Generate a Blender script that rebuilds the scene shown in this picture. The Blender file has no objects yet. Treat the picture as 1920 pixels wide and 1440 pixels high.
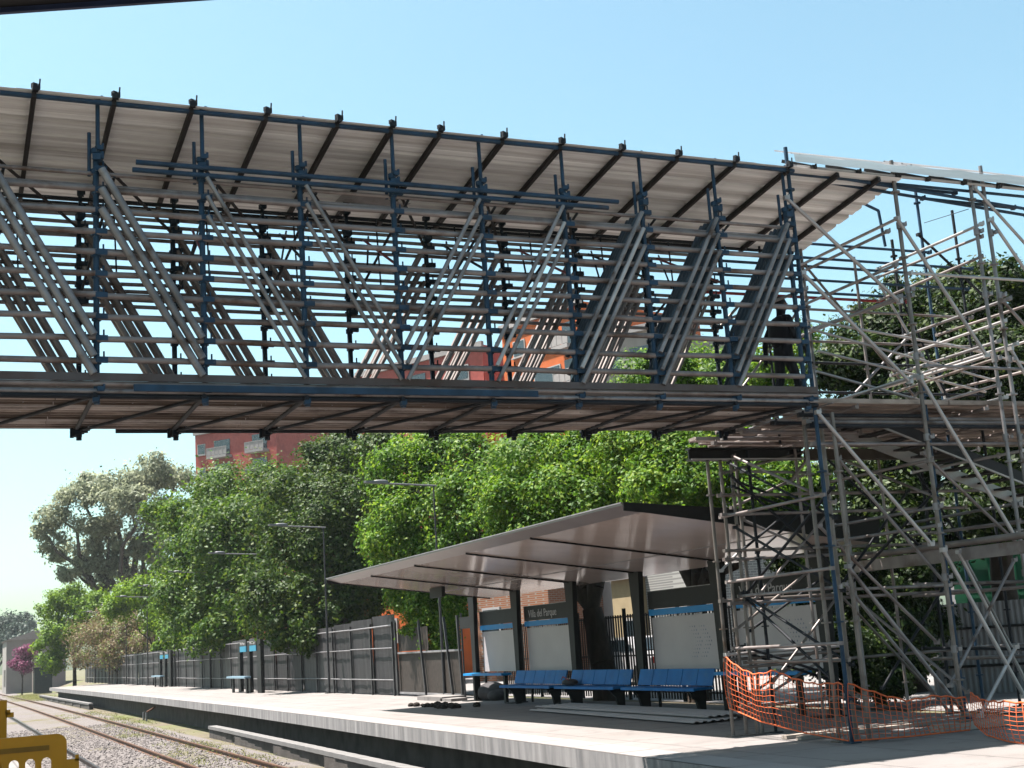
import bpy, math, random
import numpy as np
from mathutils import Vector, Matrix
R = math.radians
rnd = random.Random(7)
nrg = np.random.default_rng(11)
sc = bpy.context.scene
COL = sc.collection

# ------------------------------------------------------------------ camera model (solved from the vanishing points)
F, PITCH, ROLL, YAW = 2420.4, .194317, -.067122, .418486
EYE = Vector((0, 0, 1.65))
fw = Vector((math.sin(YAW)*math.cos(PITCH), math.cos(YAW)*math.cos(PITCH), math.sin(PITCH)))
r0 = Vector((math.cos(YAW), -math.sin(YAW), 0)); u0 = r0.cross(fw)
rt = r0*math.cos(ROLL) + u0*math.sin(ROLL)
up = -r0*math.sin(ROLL) + u0*math.cos(ROLL)
def ray(x, y): return rt*((x-960)/F) - up*((y-720)/F) + fw
def atz(x, y, z): d = ray(x, y); return EYE + d*((z-EYE.z)/d.z)
def atx(x, y, X): d = ray(x, y); return EYE + d*(X/d.x)
def aty(x, y, Y): d = ray(x, y); return EYE + d*(Y/d.y)
def atd(x, y, D): return EYE + ray(x, y)*D

# ------------------------------------------------------------------ mesh builder
class MB:
    def __init__(s): s.v = []; s.f = []; s.sm = []
    def add(s, vs, fs, smooth=False):
        o = len(s.v); s.v += [tuple(p) for p in vs]
        for f in fs:
            s.f.append(tuple(i+o for i in f)); s.sm.append(smooth)
        return s
    def tube(s, a, b, r, n=8, r2=None, cap=True):
        a = Vector(a); b = Vector(b); d = (b-a)
        if d.length < 1e-6: return s
        d.normalize(); r2 = r if r2 is None else r2
        h = Vector((0, 0, 1)) if abs(d.z) < .9 else Vector((1, 0, 0))
        x = d.cross(h).normalized(); y = d.cross(x)
        vs = []
        for c, rr in ((a, r), (b, r2)):
            for k in range(n):
                t = 2*math.pi*k/n; vs.append(c + (x*math.cos(t) + y*math.sin(t))*rr)
        s.add(vs, [(k, (k+1) % n, n+(k+1) % n, n+k) for k in range(n)], True)
        if cap: s.add(vs, [tuple(range(n-1, -1, -1)), tuple(range(n, 2*n))])
        return s
    def path(s, pts, r, n=8, taper=None):
        for i in range(len(pts)-1):
            ra = r if taper is None else r*(1-(1-taper)*i/(len(pts)-1)); rb = r if taper is None else r*(1-(1-taper)*(i+1)/(len(pts)-1))
            s.tube(pts[i], pts[i+1], ra, n, rb)
        return s
    def box(s, c, d, rz=0.0, ax=None):
        c = Vector(c); hx, hy, hz = d[0]/2, d[1]/2, d[2]/2
        M = Matrix.Rotation(rz, 3, 'Z') if ax is None else ax
        vs = [c + M @ Vector((i*hx, j*hy, k*hz)) for i in (-1, 1) for j in (-1, 1) for k in (-1, 1)]
        return s.add(vs, [(0, 1, 3, 2), (4, 6, 7, 5), (0, 4, 5, 1), (2, 3, 7, 6), (0, 2, 6, 4), (1, 5, 7, 3)])
    def bar(s, a, b, w, h):           # rectangular bar from a to b
        a = Vector(a); b = Vector(b); d = b-a; L = d.length; d.normalize()
        z = Vector((0, 0, 1)) if abs(d.z) < .95 else Vector((1, 0, 0))
        y = z.cross(d).normalized(); zz = d.cross(y)
        return s.box((a+b)/2, (L, w, h), ax=Matrix((d, y, zz)).transposed())
    def prism(s, poly, off):          # polygon of 3d points pushed by off
        n = len(poly); off = Vector(off); vs = [Vector(p) for p in poly] + [Vector(p)+off for p in poly]
        return s.add(vs, [tuple(range(n)), tuple(range(2*n-1, n-1, -1))] + [(k, k+n, (k+1) % n+n, (k+1) % n) for k in range(n)])
    def strip(s, A, B, smooth=False):
        n = len(A); return s.add(list(A)+list(B), [(k, k+1, n+k+1, n+k) for k in range(n-1)], smooth)
    def ell(s, c, rad, nu=10, nv=7):
        c = Vector(c); vs = []; fs = []
        for j in range(nv+1):
            t = math.pi*j/nv
            for i in range(nu):
                p = 2*math.pi*i/nu; vs.append(c+Vector((rad[0]*math.sin(t)*math.cos(p), rad[1]*math.sin(t)*math.sin(p), rad[2]*math.cos(t))))
        for j in range(nv):
            for i in range(nu): fs.append((j*nu+i, j*nu+nu+i, j*nu+nu+(i+1) % nu, j*nu+(i+1) % nu))
        return s.add(vs, fs, True)
    def build(s, name, mat, parent=None):
        me = bpy.data.meshes.new(name)
        off = Vector(parent.matrix_basis.translation) if parent is not None else Vector()
        if parent is not None and parent.parent is not None: off = off + Vector(parent.parent.matrix_basis.translation)
        me.from_pydata([(p[0]-off.x, p[1]-off.y, p[2]-off.z) for p in s.v], [], s.f)
        me.polygons.foreach_set('use_smooth', s.sm); me.update()
        if mat: me.materials.append(mat)
        o = bpy.data.objects.new(name, me); COL.objects.link(o)
        if parent is not None: o.parent = parent
        return o

def tag(o, label=None, cat=None, group=None, kind=None):
    if label: o['label'] = label
    if cat: o['category'] = cat
    if group: o['group'] = group
    if kind: o['kind'] = kind
    return o
def thing(name, label, cat, loc=(0, 0, 0), group=None):
    o = bpy.data.objects.new(name, None); COL.objects.link(o); o.location = loc; o.empty_display_size = .2
    return tag(o, label, cat, group)
def copy_tree(o, parent=None):
    c = o.copy(); COL.objects.link(c); c.parent = parent
    for ch in list(o.children): copy_tree(ch, c)
    return c

# ------------------------------------------------------------------ materials
ALB = .37
def mat(name, col, rough=.6, metal=0.0, var=.25, scale=6.0, bump=0.0, bscale=40.0, col2=None, thr=(.55, .7), c2scale=3.0, spec=.22, stretch=(1, 1, 1), emit=None):
    wb = (ALB*1.035, ALB*.98, ALB*1.0); col = tuple(c*q for c, q in zip(col, wb)); col2 = tuple(c*q for c, q in zip(col2, wb)) if col2 else None
    m = bpy.data.materials.new(name); m.use_nodes = True; nt = m.node_tree; n = nt.nodes; l = nt.links
    p = n['Principled BSDF']; p.inputs['Roughness'].default_value = rough; p.inputs['Metallic'].default_value = metal
    p.inputs['Specular IOR Level'].default_value = spec
    tc = n.new('ShaderNodeTexCoord'); mp = n.new('ShaderNodeMapping'); mp.inputs['Scale'].default_value = stretch
    l.new(tc.outputs['Object'], mp.inputs['Vector'])
    nz = n.new('ShaderNodeTexNoise'); nz.inputs['Scale'].default_value = scale; nz.inputs['Detail'].default_value = 6; l.new(mp.outputs[0], nz.inputs['Vector'])
    mr = n.new('ShaderNodeMapRange'); mr.inputs['From Min'].default_value = .3; mr.inputs['From Max'].default_value = .7
    mr.inputs['To Min'].default_value = 1-var; mr.inputs['To Max'].default_value = 1+var; l.new(nz.outputs['Fac'], mr.inputs['Value'])
    mx = n.new('ShaderNodeMix'); mx.data_type = 'RGBA'; mx.blend_type = 'MULTIPLY'; mx.inputs[0].default_value = 1
    mx.inputs[6].default_value = (*col, 1); l.new(mr.outputs[0], mx.inputs[7]); out = mx.outputs[2]
    if col2:
        n2 = n.new('ShaderNodeTexNoise'); n2.inputs['Scale'].default_value = c2scale; n2.inputs['Detail'].default_value = 8; n2.inputs['Roughness'].default_value = .65; l.new(mp.outputs[0], n2.inputs['Vector'])
        cr = n.new('ShaderNodeMapRange'); cr.inputs['From Min'].default_value = thr[0]; cr.inputs['From Max'].default_value = thr[1]; l.new(n2.outputs['Fac'], cr.inputs['Value'])
        m2 = n.new('ShaderNodeMix'); m2.data_type = 'RGBA'; l.new(cr.outputs[0], m2.inputs[0]); l.new(out, m2.inputs[6]); m2.inputs[7].default_value = (*col2, 1); out = m2.outputs[2]
    l.new(out, p.inputs['Base Color'])
    if bump:
        nb = n.new('ShaderNodeTexNoise'); nb.inputs['Scale'].default_value = bscale; nb.inputs['Detail'].default_value = 5; l.new(mp.outputs[0], nb.inputs['Vector'])
        b = n.new('ShaderNodeBump'); b.inputs['Strength'].default_value = bump; b.inputs['Distance'].default_value = .02; l.new(nb.outputs['Fac'], b.inputs['Height']); l.new(b.outputs[0], p.inputs['Normal'])
    return m
def leafmat(name, c1, c2, trans=.35, c3=None):
    c1 = tuple(q*.44 for q in c1); c2 = tuple(q*.44 for q in c2); c3 = tuple(q*.44 for q in c3) if c3 else None
    m = bpy.data.materials.new(name); m.use_nodes = True; nt = m.node_tree; n = nt.nodes; l = nt.links; n.remove(n['Principled BSDF'])
    o = n['Material Output']; g = n.new('ShaderNodeNewGeometry'); tc = n.new('ShaderNodeTexCoord')
    nz = n.new('ShaderNodeTexNoise'); nz.inputs['Scale'].default_value = .8; nz.inputs['Detail'].default_value = 4; l.new(tc.outputs['Object'], nz.inputs['Vector'])
    a = n.new('ShaderNodeMath'); a.operation = 'ADD'; l.new(g.outputs['Random Per Island'], a.inputs[0]); l.new(nz.outputs['Fac'], a.inputs[1])
    r = n.new('ShaderNodeValToRGB'); l.new(a.outputs[0], r.inputs[0]); r.color_ramp.elements[0].position = .35; r.color_ramp.elements[1].position = 1.25 if False else 1.0
    r.color_ramp.elements[0].color = (*c1, 1); r.color_ramp.elements[1].color = (*c2, 1)
    if c3: e = r.color_ramp.elements.new(.93); e.color = (*c2, 1); r.color_ramp.elements[-1].color = (*c3, 1)
    h = n.new('ShaderNodeMath'); h.operation = 'MULTIPLY'; h.inputs[1].default_value = .75; l.new(a.outputs[0], h.inputs[0]); l.new(h.outputs[0], r.inputs[0])
    d = n.new('ShaderNodeBsdfPrincipled'); d.inputs['Roughness'].default_value = .55; d.inputs['Specular IOR Level'].default_value = .18; l.new(r.outputs[0], d.inputs['Base Color'])
    t = n.new('ShaderNodeBsdfTranslucent'); hs = n.new('ShaderNodeHueSaturation'); hs.inputs['Hue'].default_value = .485; hs.inputs['Value'].default_value = 1.5; l.new(r.outputs[0], hs.inputs['Color']); l.new(hs.outputs[0], t.inputs['Color'])
    ms = n.new('ShaderNodeMixShader'); ms.inputs[0].default_value = trans; l.new(d.outputs[0], ms.inputs[1]); l.new(t.outputs[0], ms.inputs[2]); l.new(ms.outputs[0], o.inputs['Surface'])
    return m
def brick(name, c1, c2, mortar, scale=1.0, rot=0.0):
    m = mat(name, c1, .85); nt = m.node_tree; n = nt.nodes; l = nt.links; p = n['Principled BSDF']
    tc = n.new('ShaderNodeTexCoord'); mp = n.new('ShaderNodeMapping'); mp.inputs['Rotation'].default_value = (R(90), 0, rot); l.new(tc.outputs['Object'], mp.inputs['Vector'])
    b = n.new('ShaderNodeTexBrick'); b.inputs['Scale'].default_value = scale; b.inputs['Color1'].default_value = (*[q*ALB for q in c1], 1); b.inputs['Color2'].default_value = (*[q*ALB for q in c2], 1); b.inputs['Mortar'].default_value = (*[q*ALB for q in mortar], 1); b.inputs['Mortar Size'].default_value = .015
    b.inputs['Brick Width'].default_value = .26; b.inputs['Row Height'].default_value = .085
    l.new(mp.outputs[0], b.inputs['Vector']); l.new(b.outputs[0], p.inputs['Base Color'])
    return m

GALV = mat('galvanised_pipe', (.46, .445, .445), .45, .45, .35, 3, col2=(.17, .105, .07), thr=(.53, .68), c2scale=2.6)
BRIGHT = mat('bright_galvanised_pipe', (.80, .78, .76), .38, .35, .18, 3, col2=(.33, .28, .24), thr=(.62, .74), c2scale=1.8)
RAILM = mat('weathered_rail_pipe', (.45, .40, .38), .5, .3, .3, 2.5, col2=(.17, .10, .065), thr=(.5, .7), c2scale=1.6)
BLUE = mat('navy_painted_post', (.028, .085, .16), .6, .0, .35, 5, col2=(.12, .10, .09), thr=(.6, .75), c2scale=4)
DARKP = mat('dark_painted_tube', (.022, .026, .036), .7, .0, .3, 5)
REDP = mat('red_painted_tube', (.42, .03, .035), .5, 0, .25, 6)
SHEET = mat('galvalume_sheet', (1.86, 1.96, 1.92), .5, .1, .22, 1.6, col2=(1.0, 1.0, .96), thr=(.46, .66), c2scale=1.0, stretch=(.10, 5, 1))
WHSHEET = mat('white_roof_sheet', (.82, .81, .80), .4, .1, .06, 2)
DECK = mat('steel_deck_board', (.75, .64, .55), .6, .25, .3, 1.5, col2=(.12, .085, .07), thr=(.45, .65), c2scale=1.2, stretch=(.5, 3, 1))
BLACKM = mat('black_painted_steel', (.014, .014, .015), .6, 0, .3, 3)
CANOPY = mat('beige_canopy_metal', (1.45, 1.27, 1.14), .13, .1, .08, 1.0, spec=.6)
CANEDGE = mat('grey_canopy_border', (.50, .46, .44), .3, .1, .1, 1.2)
BOARD = mat('grey_white_board', (.80, .76, .77), .35, 0, .06, 1.5)
BLUEB = mat('blue_sign_band', (.006, .42, 1.0), .5, 0, .08, 3)
BENCH = mat('blue_bench_plastic', (.005, .26, .75), .6, 0, .2, 3, col2=(.05, .30, .66), thr=(.55, .7), c2scale=2)
PALEB = mat('pale_blue_bench', (.35, .55, .70), .4, 0, .1, 3)
WHITET = mat('white_lettering', (.8, .8, .8), .5, 0, .02, 3)
CONC = mat('platform_concrete', (.40, .377, .362), .85, 0, .10, .7, .25, 30, col2=(.36, .33, .31), thr=(.5, .75), c2scale=.5)
def add_joints(m, w, h, dark=.72, size=.012, stain=.8):
    nt = m.node_tree; n = nt.nodes; l = nt.links; p = n['Principled BSDF']; src = p.inputs['Base Color'].links[0].from_socket
    tc = n.new('ShaderNodeTexCoord'); b = n.new('ShaderNodeTexBrick'); b.offset = 0; b.inputs['Scale'].default_value = 1; b.inputs['Brick Width'].default_value = w; b.inputs['Row Height'].default_value = h; b.inputs['Mortar Size'].default_value = size
    b.inputs['Color1'].default_value = (1, 1, 1, 1); b.inputs['Color2'].default_value = (.95, .95, .94, 1); b.inputs['Mortar'].default_value = (dark, dark, dark, 1); l.new(tc.outputs['Object'], b.inputs['Vector'])
    a = n.new('ShaderNodeMix'); a.data_type = 'RGBA'; a.blend_type = 'MULTIPLY'; a.inputs[0].default_value = 1; l.new(src, a.inputs[6]); l.new(b.outputs[0], a.inputs[7])
    z = n.new('ShaderNodeTexNoise'); z.inputs['Scale'].default_value = 1.7; z.inputs['Detail'].default_value = 9; z.inputs['Roughness'].default_value = .7; l.new(tc.outputs['Object'], z.inputs['Vector'])
    r = n.new('ShaderNodeMapRange'); r.inputs['From Min'].default_value = .54; r.inputs['From Max'].default_value = .66; r.inputs['To Min'].default_value = 1; r.inputs['To Max'].default_value = stain; l.new(z.outputs['Fac'], r.inputs['Value'])
    c = n.new('ShaderNodeMix'); c.data_type = 'RGBA'; c.blend_type = 'MULTIPLY'; c.inputs[0].default_value = 1; l.new(a.outputs[2], c.inputs[6]); l.new(r.outputs[0], c.inputs[7]); l.new(c.outputs[2], p.inputs['Base Color'])
add_joints(CONC, 1.2, 1.8, .55, .018, .72)
CONCF = mat('streaked_concrete_edge', (.46, .45, .445), .85, 0, .3, 2.0, .2, 25, col2=(.24, .24, .25), thr=(.48, .7), c2scale=1.6, stretch=(1, 2.2, .25))
DARKC = mat('shaded_recess_concrete', (.13, .115, .105), .9, 0, .35, 2, .2, 20)  # shade below the platform lip is put into this darker concrete colour
GRAVEL = mat('ballast_gravel', (.27, .245, .235), .95, 0, .35, 22, .8, 60, col2=(.20, .18, .09), thr=(.52, .66), c2scale=.35)
STONE = mat('ballast_stone', (.33, .30, .29), .9, 0, .45, 9)
DIRT = mat('dirt_ground', (.22, .19, .13), .95, 0, .3, 2, .3, 20, col2=(.20, .24, .08), thr=(.45, .65), c2scale=.15)
STREET = mat('pale_street', (.38, .37, .36), .9, 0, .12, 1.5)
RUST = mat('rusty_rail_steel', (.20, .105, .065), .6, .3, .35, 6)
FENCEM = mat('shaded_fence_sheet', (.058, .055, .06), .6, .1, .25, 2.2, .35, 9, col2=(.05, .048, .052), thr=(.45, .65), c2scale=.9, stretch=(1, 1.5, .4))  # tree shade on the fence is put into this dark sheet colour
FENCED = mat('brown_mesh_panel', (.075, .06, .05), .7, 0, .3, 8)
FPOST = mat('fence_post_steel', (.10, .10, .105), .5, .2, .3, 5)
FRAIL = mat('pale_fence_rail', (.42, .42, .43), .5, .2, .2, 4)
ORANGE = mat('orange_safety_net', (1.35, .27, .08), .55, 0, .12, 5)
YELLOW = mat('yellow_plastic', (1.0, .44, .012), .45, 0, .07, 4, col2=(.8, .42, .02), thr=(.6, .8), c2scale=3)
LAMPG = mat('grey_lamp_metal', (.33, .34, .35), .45, .3, .1, 6)
BARK = mat('tree_bark', (.085, .065, .05), .95, 0, .35, 8, .6, 18, stretch=(1, 1, .3))
BARKG = mat('eucalyptus_bark', (.16, .14, .12), .9, 0, .3, 4)
REDBR = mat('red_brick_facade', (.74, .16, .13), .85, 0, .12, 3, col2=(.60, .125, .105), thr=(.5, .6), c2scale=.8)
ORBR = mat('orange_render', (1.0, .24, .06), .85, 0, .08, 2)
CREAM = mat('cream_render', (.62, .55, .50), .85, 0, .08, 2)
WHITEW = mat('white_render', (.74, .73, .72), .85, 0, .06, 2)
GLASS = mat('window_glass', (.045, .07, .085), .12, 0, .2, 2, spec=.8)
GREYW = mat('grey_balcony', (.62, .59, .58), .7, 0, .1, 3)
CARW = mat('white_car_paint', (.78, .78, .79), .25, 0, .03, 2)
REDL = mat('red_tail_lamp', (.55, .02, .015), .3, 0, .1, 5)
TYRE = mat('tyre_rubber', (.02, .02, .02), .8)
GREENP = mat('green_painted_panel', (.03, .20, .10), .55, 0, .3, 2)
TIMBER = mat('pale_timber', (.60, .53, .45), .8, 0, .15, 4, stretch=(.3, 3, 3))
NAVYC = mat('dark_navy_cloth', (.012, .014, .022), .85, 0, .3, 12)
SKIN = mat('skin', (.36, .20, .14), .6)
HAIR = mat('dark_hair', (.012, .009, .008), .6)
SACK = mat('grey_sack', (.075, .07, .075), .7, 0, .25, 6, .4, 14)
SOIL = mat('dark_soil', (.045, .035, .028), .95, 0, .4, 9)
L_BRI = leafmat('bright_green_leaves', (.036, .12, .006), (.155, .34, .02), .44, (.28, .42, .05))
L_SHD = leafmat('shaded_dark_leaves', (.008, .022, .004), (.036, .080, .010), .30, (.10, .15, .03))  # darker leaf colour carries the shade of the backlit right trees and undergrowth
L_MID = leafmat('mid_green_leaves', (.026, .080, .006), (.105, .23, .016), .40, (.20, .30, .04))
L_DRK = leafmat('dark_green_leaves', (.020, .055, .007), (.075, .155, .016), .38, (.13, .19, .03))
L_EUC = leafmat('grey_green_leaves', (.22, .26, .17), (.50, .54, .35), .45)
L_LIM = leafmat('lime_green_leaves', (.07, .18, .008), (.26, .44, .03), .4)
L_DRY = leafmat('dry_brown_vine', (.20, .14, .08), (.40, .30, .16), .25, (.25, .36, .07))
L_PUR = leafmat('purple_flowers', (.20, .03, .10), (.42, .12, .24), .3)
L_FAR = leafmat('haze_tinted_leaves', (.05, .075, .065), (.10, .14, .11), .2)  # distance haze is put into this bluish leaf colour
L_GRS = leafmat('dry_grass_blades', (.13, .15, .03), (.32, .33, .10), .3)

# ------------------------------------------------------------------ leaves
def leaves(name, lobes, n, size, material, parent=None, clump=22, sig=.24, droop=0.0, aspect=.55, shell=.62):
    """lobes: (centre, (rx,ry,rz)); n leaves in total, spread over clumps inside every lobe"""
    n = int(n*3.0); size *= .55
    vol = np.array([np.prod(r)**(2/3) for _, r in lobes]); cnt = np.maximum(1, (n*vol/vol.sum()).astype(int))
    P = []; N = []
    for (c, r), k in zip(lobes, cnt):
        c = np.array(c); r = np.array(r)
        d = nrg.normal(size=(clump, 3)); d /= np.linalg.norm(d, axis=1)[:, None]
        rad = shell+(1.02-shell)*nrg.random(clump)[:, None]
        cc = d*rad; w = nrg.dirichlet(np.full(clump, 2.2)); idx = nrg.choice(clump, k, p=w)
        q = cc[idx]+nrg.normal(size=(k, 3))*sig
        P.append(c+q*r); nn = q/(np.linalg.norm(q, axis=1)[:, None]+1e-6); N.append(nn)
    P = np.concatenate(P); N = np.concatenate(N); m = len(P)
    nr = N*.8+nrg.normal(size=(m, 3))*.42+np.array([0, 0, .35]); nr /= np.linalg.norm(nr, axis=1)[:, None]
    t = nrg.normal(size=(m, 3)); t[:, 2] -= droop; t -= (t*nr).sum(1)[:, None]*nr; t /= np.linalg.norm(t, axis=1)[:, None]
    b = np.cross(nr, t); s = size*(.55+.9*nrg.random(m))[:, None]
    V = np.stack([P-t*s, P-b*s*aspect+nr*s*.12, P+t*s, P+b*s*aspect+nr*s*.12], 1).reshape(-1, 3)
    off = np.array(parent.location) if parent is not None else np.zeros(3)
    me = bpy.data.meshes.new(name); me.vertices.add(4*m); me.vertices.foreach_set('co', (V-off).ravel())
    me.loops.add(4*m); me.loops.foreach_set('vertex_index', np.arange(4*m, dtype=np.int32))
    me.polygons.add(m); me.polygons.foreach_set('loop_start', np.arange(0, 4*m, 4, dtype=np.int32)); me.polygons.foreach_set('loop_total', np.full(m, 4, dtype=np.int32))
    me.update(calc_edges=True); me.materials.append(material)
    o = bpy.data.objects.new(name, me); COL.objects.link(o)
    if parent is not None: o.parent = parent
    return o
def limb(mb, a, b, r, n=7, wob=.12, segs=5, r2=.35):
    a = Vector(a); b = Vector(b); L = (b-a).length; pts = [a]
    for i in range(1, segs):
        t = i/segs; pts.append(a.lerp(b, t)+Vector((rnd.uniform(-1, 1), rnd.uniform(-1, 1), rnd.uniform(-.5, .5)))*L*wob*.35+Vector((0, 0, L*.06*math.sin(math.pi*t))))
    pts.append(b); mb.path(pts, r, n, r2)
def tree(name, label, base, lobes_px, n, size, lm, bark=BARK, r=.22, group=None, cat='tree', clump=22, sig=.24, fork=.45, droop=0., shell=.62, sub=5):
    """lobes_px: (px, py, radius_px, depth[, flat])"""
    t = thing(name, label, cat, base, group); lobes = []; subs = []
    for q in lobes_px:
        x, y, rp, D = q[:4]; fl = q[4] if len(q) > 4 else .85
        c = atd(x, y, D); rr = rp*D/F; lobes.append((tuple(c), (rr, rr, rr*fl)))
        for k in range(sub):
            d = Vector((rnd.gauss(0, 1), rnd.gauss(0, 1)-.4, rnd.gauss(.15, .9))).normalized(); q2 = rr*rnd.uniform(.3, .52); o2 = c+Vector((d.x*rr, d.y*rr, d.z*rr*fl))*rnd.uniform(.72, 1.0); subs.append((tuple(o2), (q2, q2, q2*.8)))
    leaves('crown', lobes+subs, n, size, lm, t, clump, sig, droop, shell=shell)
    mb = MB(); b = Vector(base); top = sum((Vector(c) for c, _ in lobes), Vector())/len(lobes)
    f = b.lerp(Vector((b.x*.5+top.x*.5, b.y*.5+top.y*.5, max(top.z, b.z+1.5))), fork)
    limb(mb, b-Vector((0, 0, .15)), f, r, 9, .06, 5, .72)
    for c, q in lobes: limb(mb, f, Vector(c), r*.5, 6, .2, 5, .25)
    mb.build('trunk', bark, t)
    return t
print('materials ok')
# ================================================================== SETTING
EDGE = [(8.15, -30), (8.2, 4), (8.45, 15), (8.7, 22), (8.95, 34), (9.15, 46), (9.25, 67), (9.22, 90), (8.95, 131)]
def edge_x(Y):
    for (xa, ya), (xb, yb) in zip(EDGE, EDGE[1:]):
        if ya <= Y <= yb: return xa+(xb-xa)*(Y-ya)/(yb-ya)
    return EDGE[-1][0]
# ground: one sheet to the horizon, stepping up to street level behind the platform
mb = MB(); xs = [(-700, -1.16), (-40, -1.16), (0, -1.16), (12.2, -1.16), (12.4, -.06), (16, -.06), (40, -.06), (900, -.06)]
ys = [-400, -60, 0, 30, 60, 100, 131, 131.6, 200, 400, 1200]
g = [[(x, y, (z if (y < 131.3 or x > 15.9) else -1.16)) for x, z in xs] for y in ys]
for a, b in zip(g, g[1:]): mb.strip(b, a)
tag(mb.build('ground', DIRT), kind='structure')
mb = MB(); mb.strip([(1.0, y, -1.145) for y in range(-40, 341, 20)], [(8.6, y, -1.145) for y in range(-40, 341, 20)])
go = mb.build('ballast', GRAVEL); tag(go, kind='structure')
# far platform: slab with a thick overhanging edge, recessed wall underneath
mb = MB()
E2 = [Vector((x, y, 0)) for x, y in EDGE]
H = .29
mb.strip(E2, [Vector((14.9, p.y, 0)) for p in E2][::1])
mb.f = [f[::-1] for f in mb.f]
tag(mb.build('platform', CONC), kind='structure')
mb = MB()
mb.strip([p-Vector((0, 0, H)) for p in E2], [p-Vector((0, 0, .004)) for p in E2])
mb.strip([p+Vector((.75, 0, -H)) for p in E2], [p-Vector((0, 0, H)) for p in E2])
e = E2[-1]; mb.add([e+Vector((0, 0, -.004)), e+Vector((0, 0, -H)), Vector((14.9, e.y, -H)), Vector((14.9, e.y, -.004))], [(0, 1, 2, 3)])
tag(mb.build('platform_edge', CONCF), kind='structure')
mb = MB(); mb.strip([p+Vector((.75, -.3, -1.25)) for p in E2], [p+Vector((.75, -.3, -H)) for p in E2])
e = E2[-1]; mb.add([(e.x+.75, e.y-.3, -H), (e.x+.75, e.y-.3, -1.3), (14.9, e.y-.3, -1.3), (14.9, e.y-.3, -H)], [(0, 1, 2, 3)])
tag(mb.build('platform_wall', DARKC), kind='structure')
# coping blocks along the platform edge, 4 mm proud paving strip
mb = MB()
for k in range(60):
    y0 = 3+k*1.5; y1 = y0+1.47; xa, xb = edge_x(y0), edge_x(y1)
    mb.add([(xa+.02, y0, .004), (xa+.62, y0, .004), (xb+.62, y1, .004), (xb+.02, y1, .004)], [(0, 1, 2, 3)])
tag(mb.build('platform_paving', mat('coping_blocks', (.47, .45, .435), .8, 0, .08, 1.2, .15, 30)), kind='structure')
mb = MB(); mb.add([(15.7, -30, -.045), (34, -30, -.045), (34, 160, -.045), (15.7, 160, -.045)], [(0, 1, 2, 3)])
tag(mb.build('street', STREET), kind='structure')
# near platform (the photographer's)
mb = MB(); mb.box((-2.6, 20, -.625), (8, 90, 1.25)); tag(mb.build('platform_near', CONC), kind='structure')
# ledges under the platform: kerb blocks
def ledge(label, y0, y1, lx):
    t = thing('kerb_ledge', label, 'kerb', (lx, y0, -1.15), 'concrete ledges at the foot of the platform')
    m1 = MB(); y = y0
    while y < y1:
        w = min(1.0, y1-y); xo = edge_x(y)-.36
        m1.box((xo+.15, y+w/2, -.79), (.30, w-.015, .11)); y += 1.0
    m1.build('coping', mat('pale_ledge_concrete', (.31, .305, .30), .85, 0, .12, 2), t)
    m2 = MB(); y = y0
    while y < y1:
        w = min(6, y1-y); m2.box((edge_x(y+w/2)-.18, y+w/2, -1.0), (.26, w, .32)); y += 6
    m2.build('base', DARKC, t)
ledge('long pale concrete ledge under the near end of the platform edge', 8, 49, 8.4)
ledge('weathered concrete ledge under the far end of the platform edge', 93, 140, 8.6)
# recess wall pier and pale pipe stubs
t = thing('drain_pipe', 'pair of pale pipe stubs standing against the recess under the platform', 'pipe', tuple(atz(272, 1352, -1.1)))
b = Vector(t.location); m1 = MB(); m1.tube(b+Vector((0, -.5, 0)), b+Vector((0, -.5, .42)), .05); m1.tube(b+Vector((0, .5, 0)), b+Vector((0, .5, .42)), .05); m1.build('pipe', FRAIL, t)
m1 = MB(); m1.tube(b+Vector((0, -.5, .42)), b+Vector((.5, .1, .62)), .05); m1.build('elbow', RUST, t)
# tracks
def track(xr, xl, label, m):
    t = thing('railway_track', label, 'railway track', ((xr+xl)/2, 0, -1.1))
    for x in (xl, xr):
        m1 = MB(); prof = [(-.065, 0), (.065, 0), (.065, .015), (.012, .03), (.012, .105), (.036, .115), (.036, .15), (-.036, .15), (-.036, .115), (-.012, .105), (-.012, .03), (-.065, .015)]
        ys = [-25, 0, 20, 40, 60, 80, 100, 130, 170, 230, 320]
        def cx(y): return x-.00006*max(0, y-60)**2
        for ya, yb in zip(ys, ys[1:]):
            A = [(cx(ya)+px, ya, -1.15+pz) for px, pz in prof]; B = [(cx(yb)+px, yb, -1.15+pz) for px, pz in prof]; n = len(prof)
            m1.add(A+B, [(k, (k+1) % n, n+(k+1) % n, n+k) for k in range(n)])
        m1.build('rail', m, t)
track(7.48, 5.85, 'rusty broad gauge track beside the far platform, grass between its rails', RUST)
track(3.8, 2.17, 'dark railed track beside the yellow barrier on the near side', mat('dark_rail_steel', (.07, .055, .05), .45, .4, .3, 6))
# loose stones (nobody could count them) and dry grass
mb = MB(); n = 16000
Y = 13+55*nrg.random(n)**1.7; X = 1.6+6.6*nrg.random(n); S = .022+.03*nrg.random(n)
V = []; base = np.array([[1, 0, 0], [-1, 0, 0], [0, 1, 0], [0, -1, 0], [0, 0, 1], [0, 0, -1]], float)
J = nrg.normal(size=(n, 6, 3))*.25+base[None]; q = J*S[:, None, None]; q[:, :, 2] *= .75
V = (q+np.stack([X, Y, np.full(n, -1.135)], 1)[:, None]).reshape(-1, 3)
T = np.array([[0, 2, 4], [2, 1, 4], [1, 3, 4], [3, 0, 4], [2, 0, 5], [1, 2, 5], [3, 1, 5], [0, 3, 5]])
Fc = (np.arange(n)[:, None, None]*6+T[None]).reshape(-1, 3)
me = bpy.data.meshes.new('gravel'); me.from_pydata(V.tolist(), [], Fc.tolist()); me.materials.append(STONE)
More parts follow.
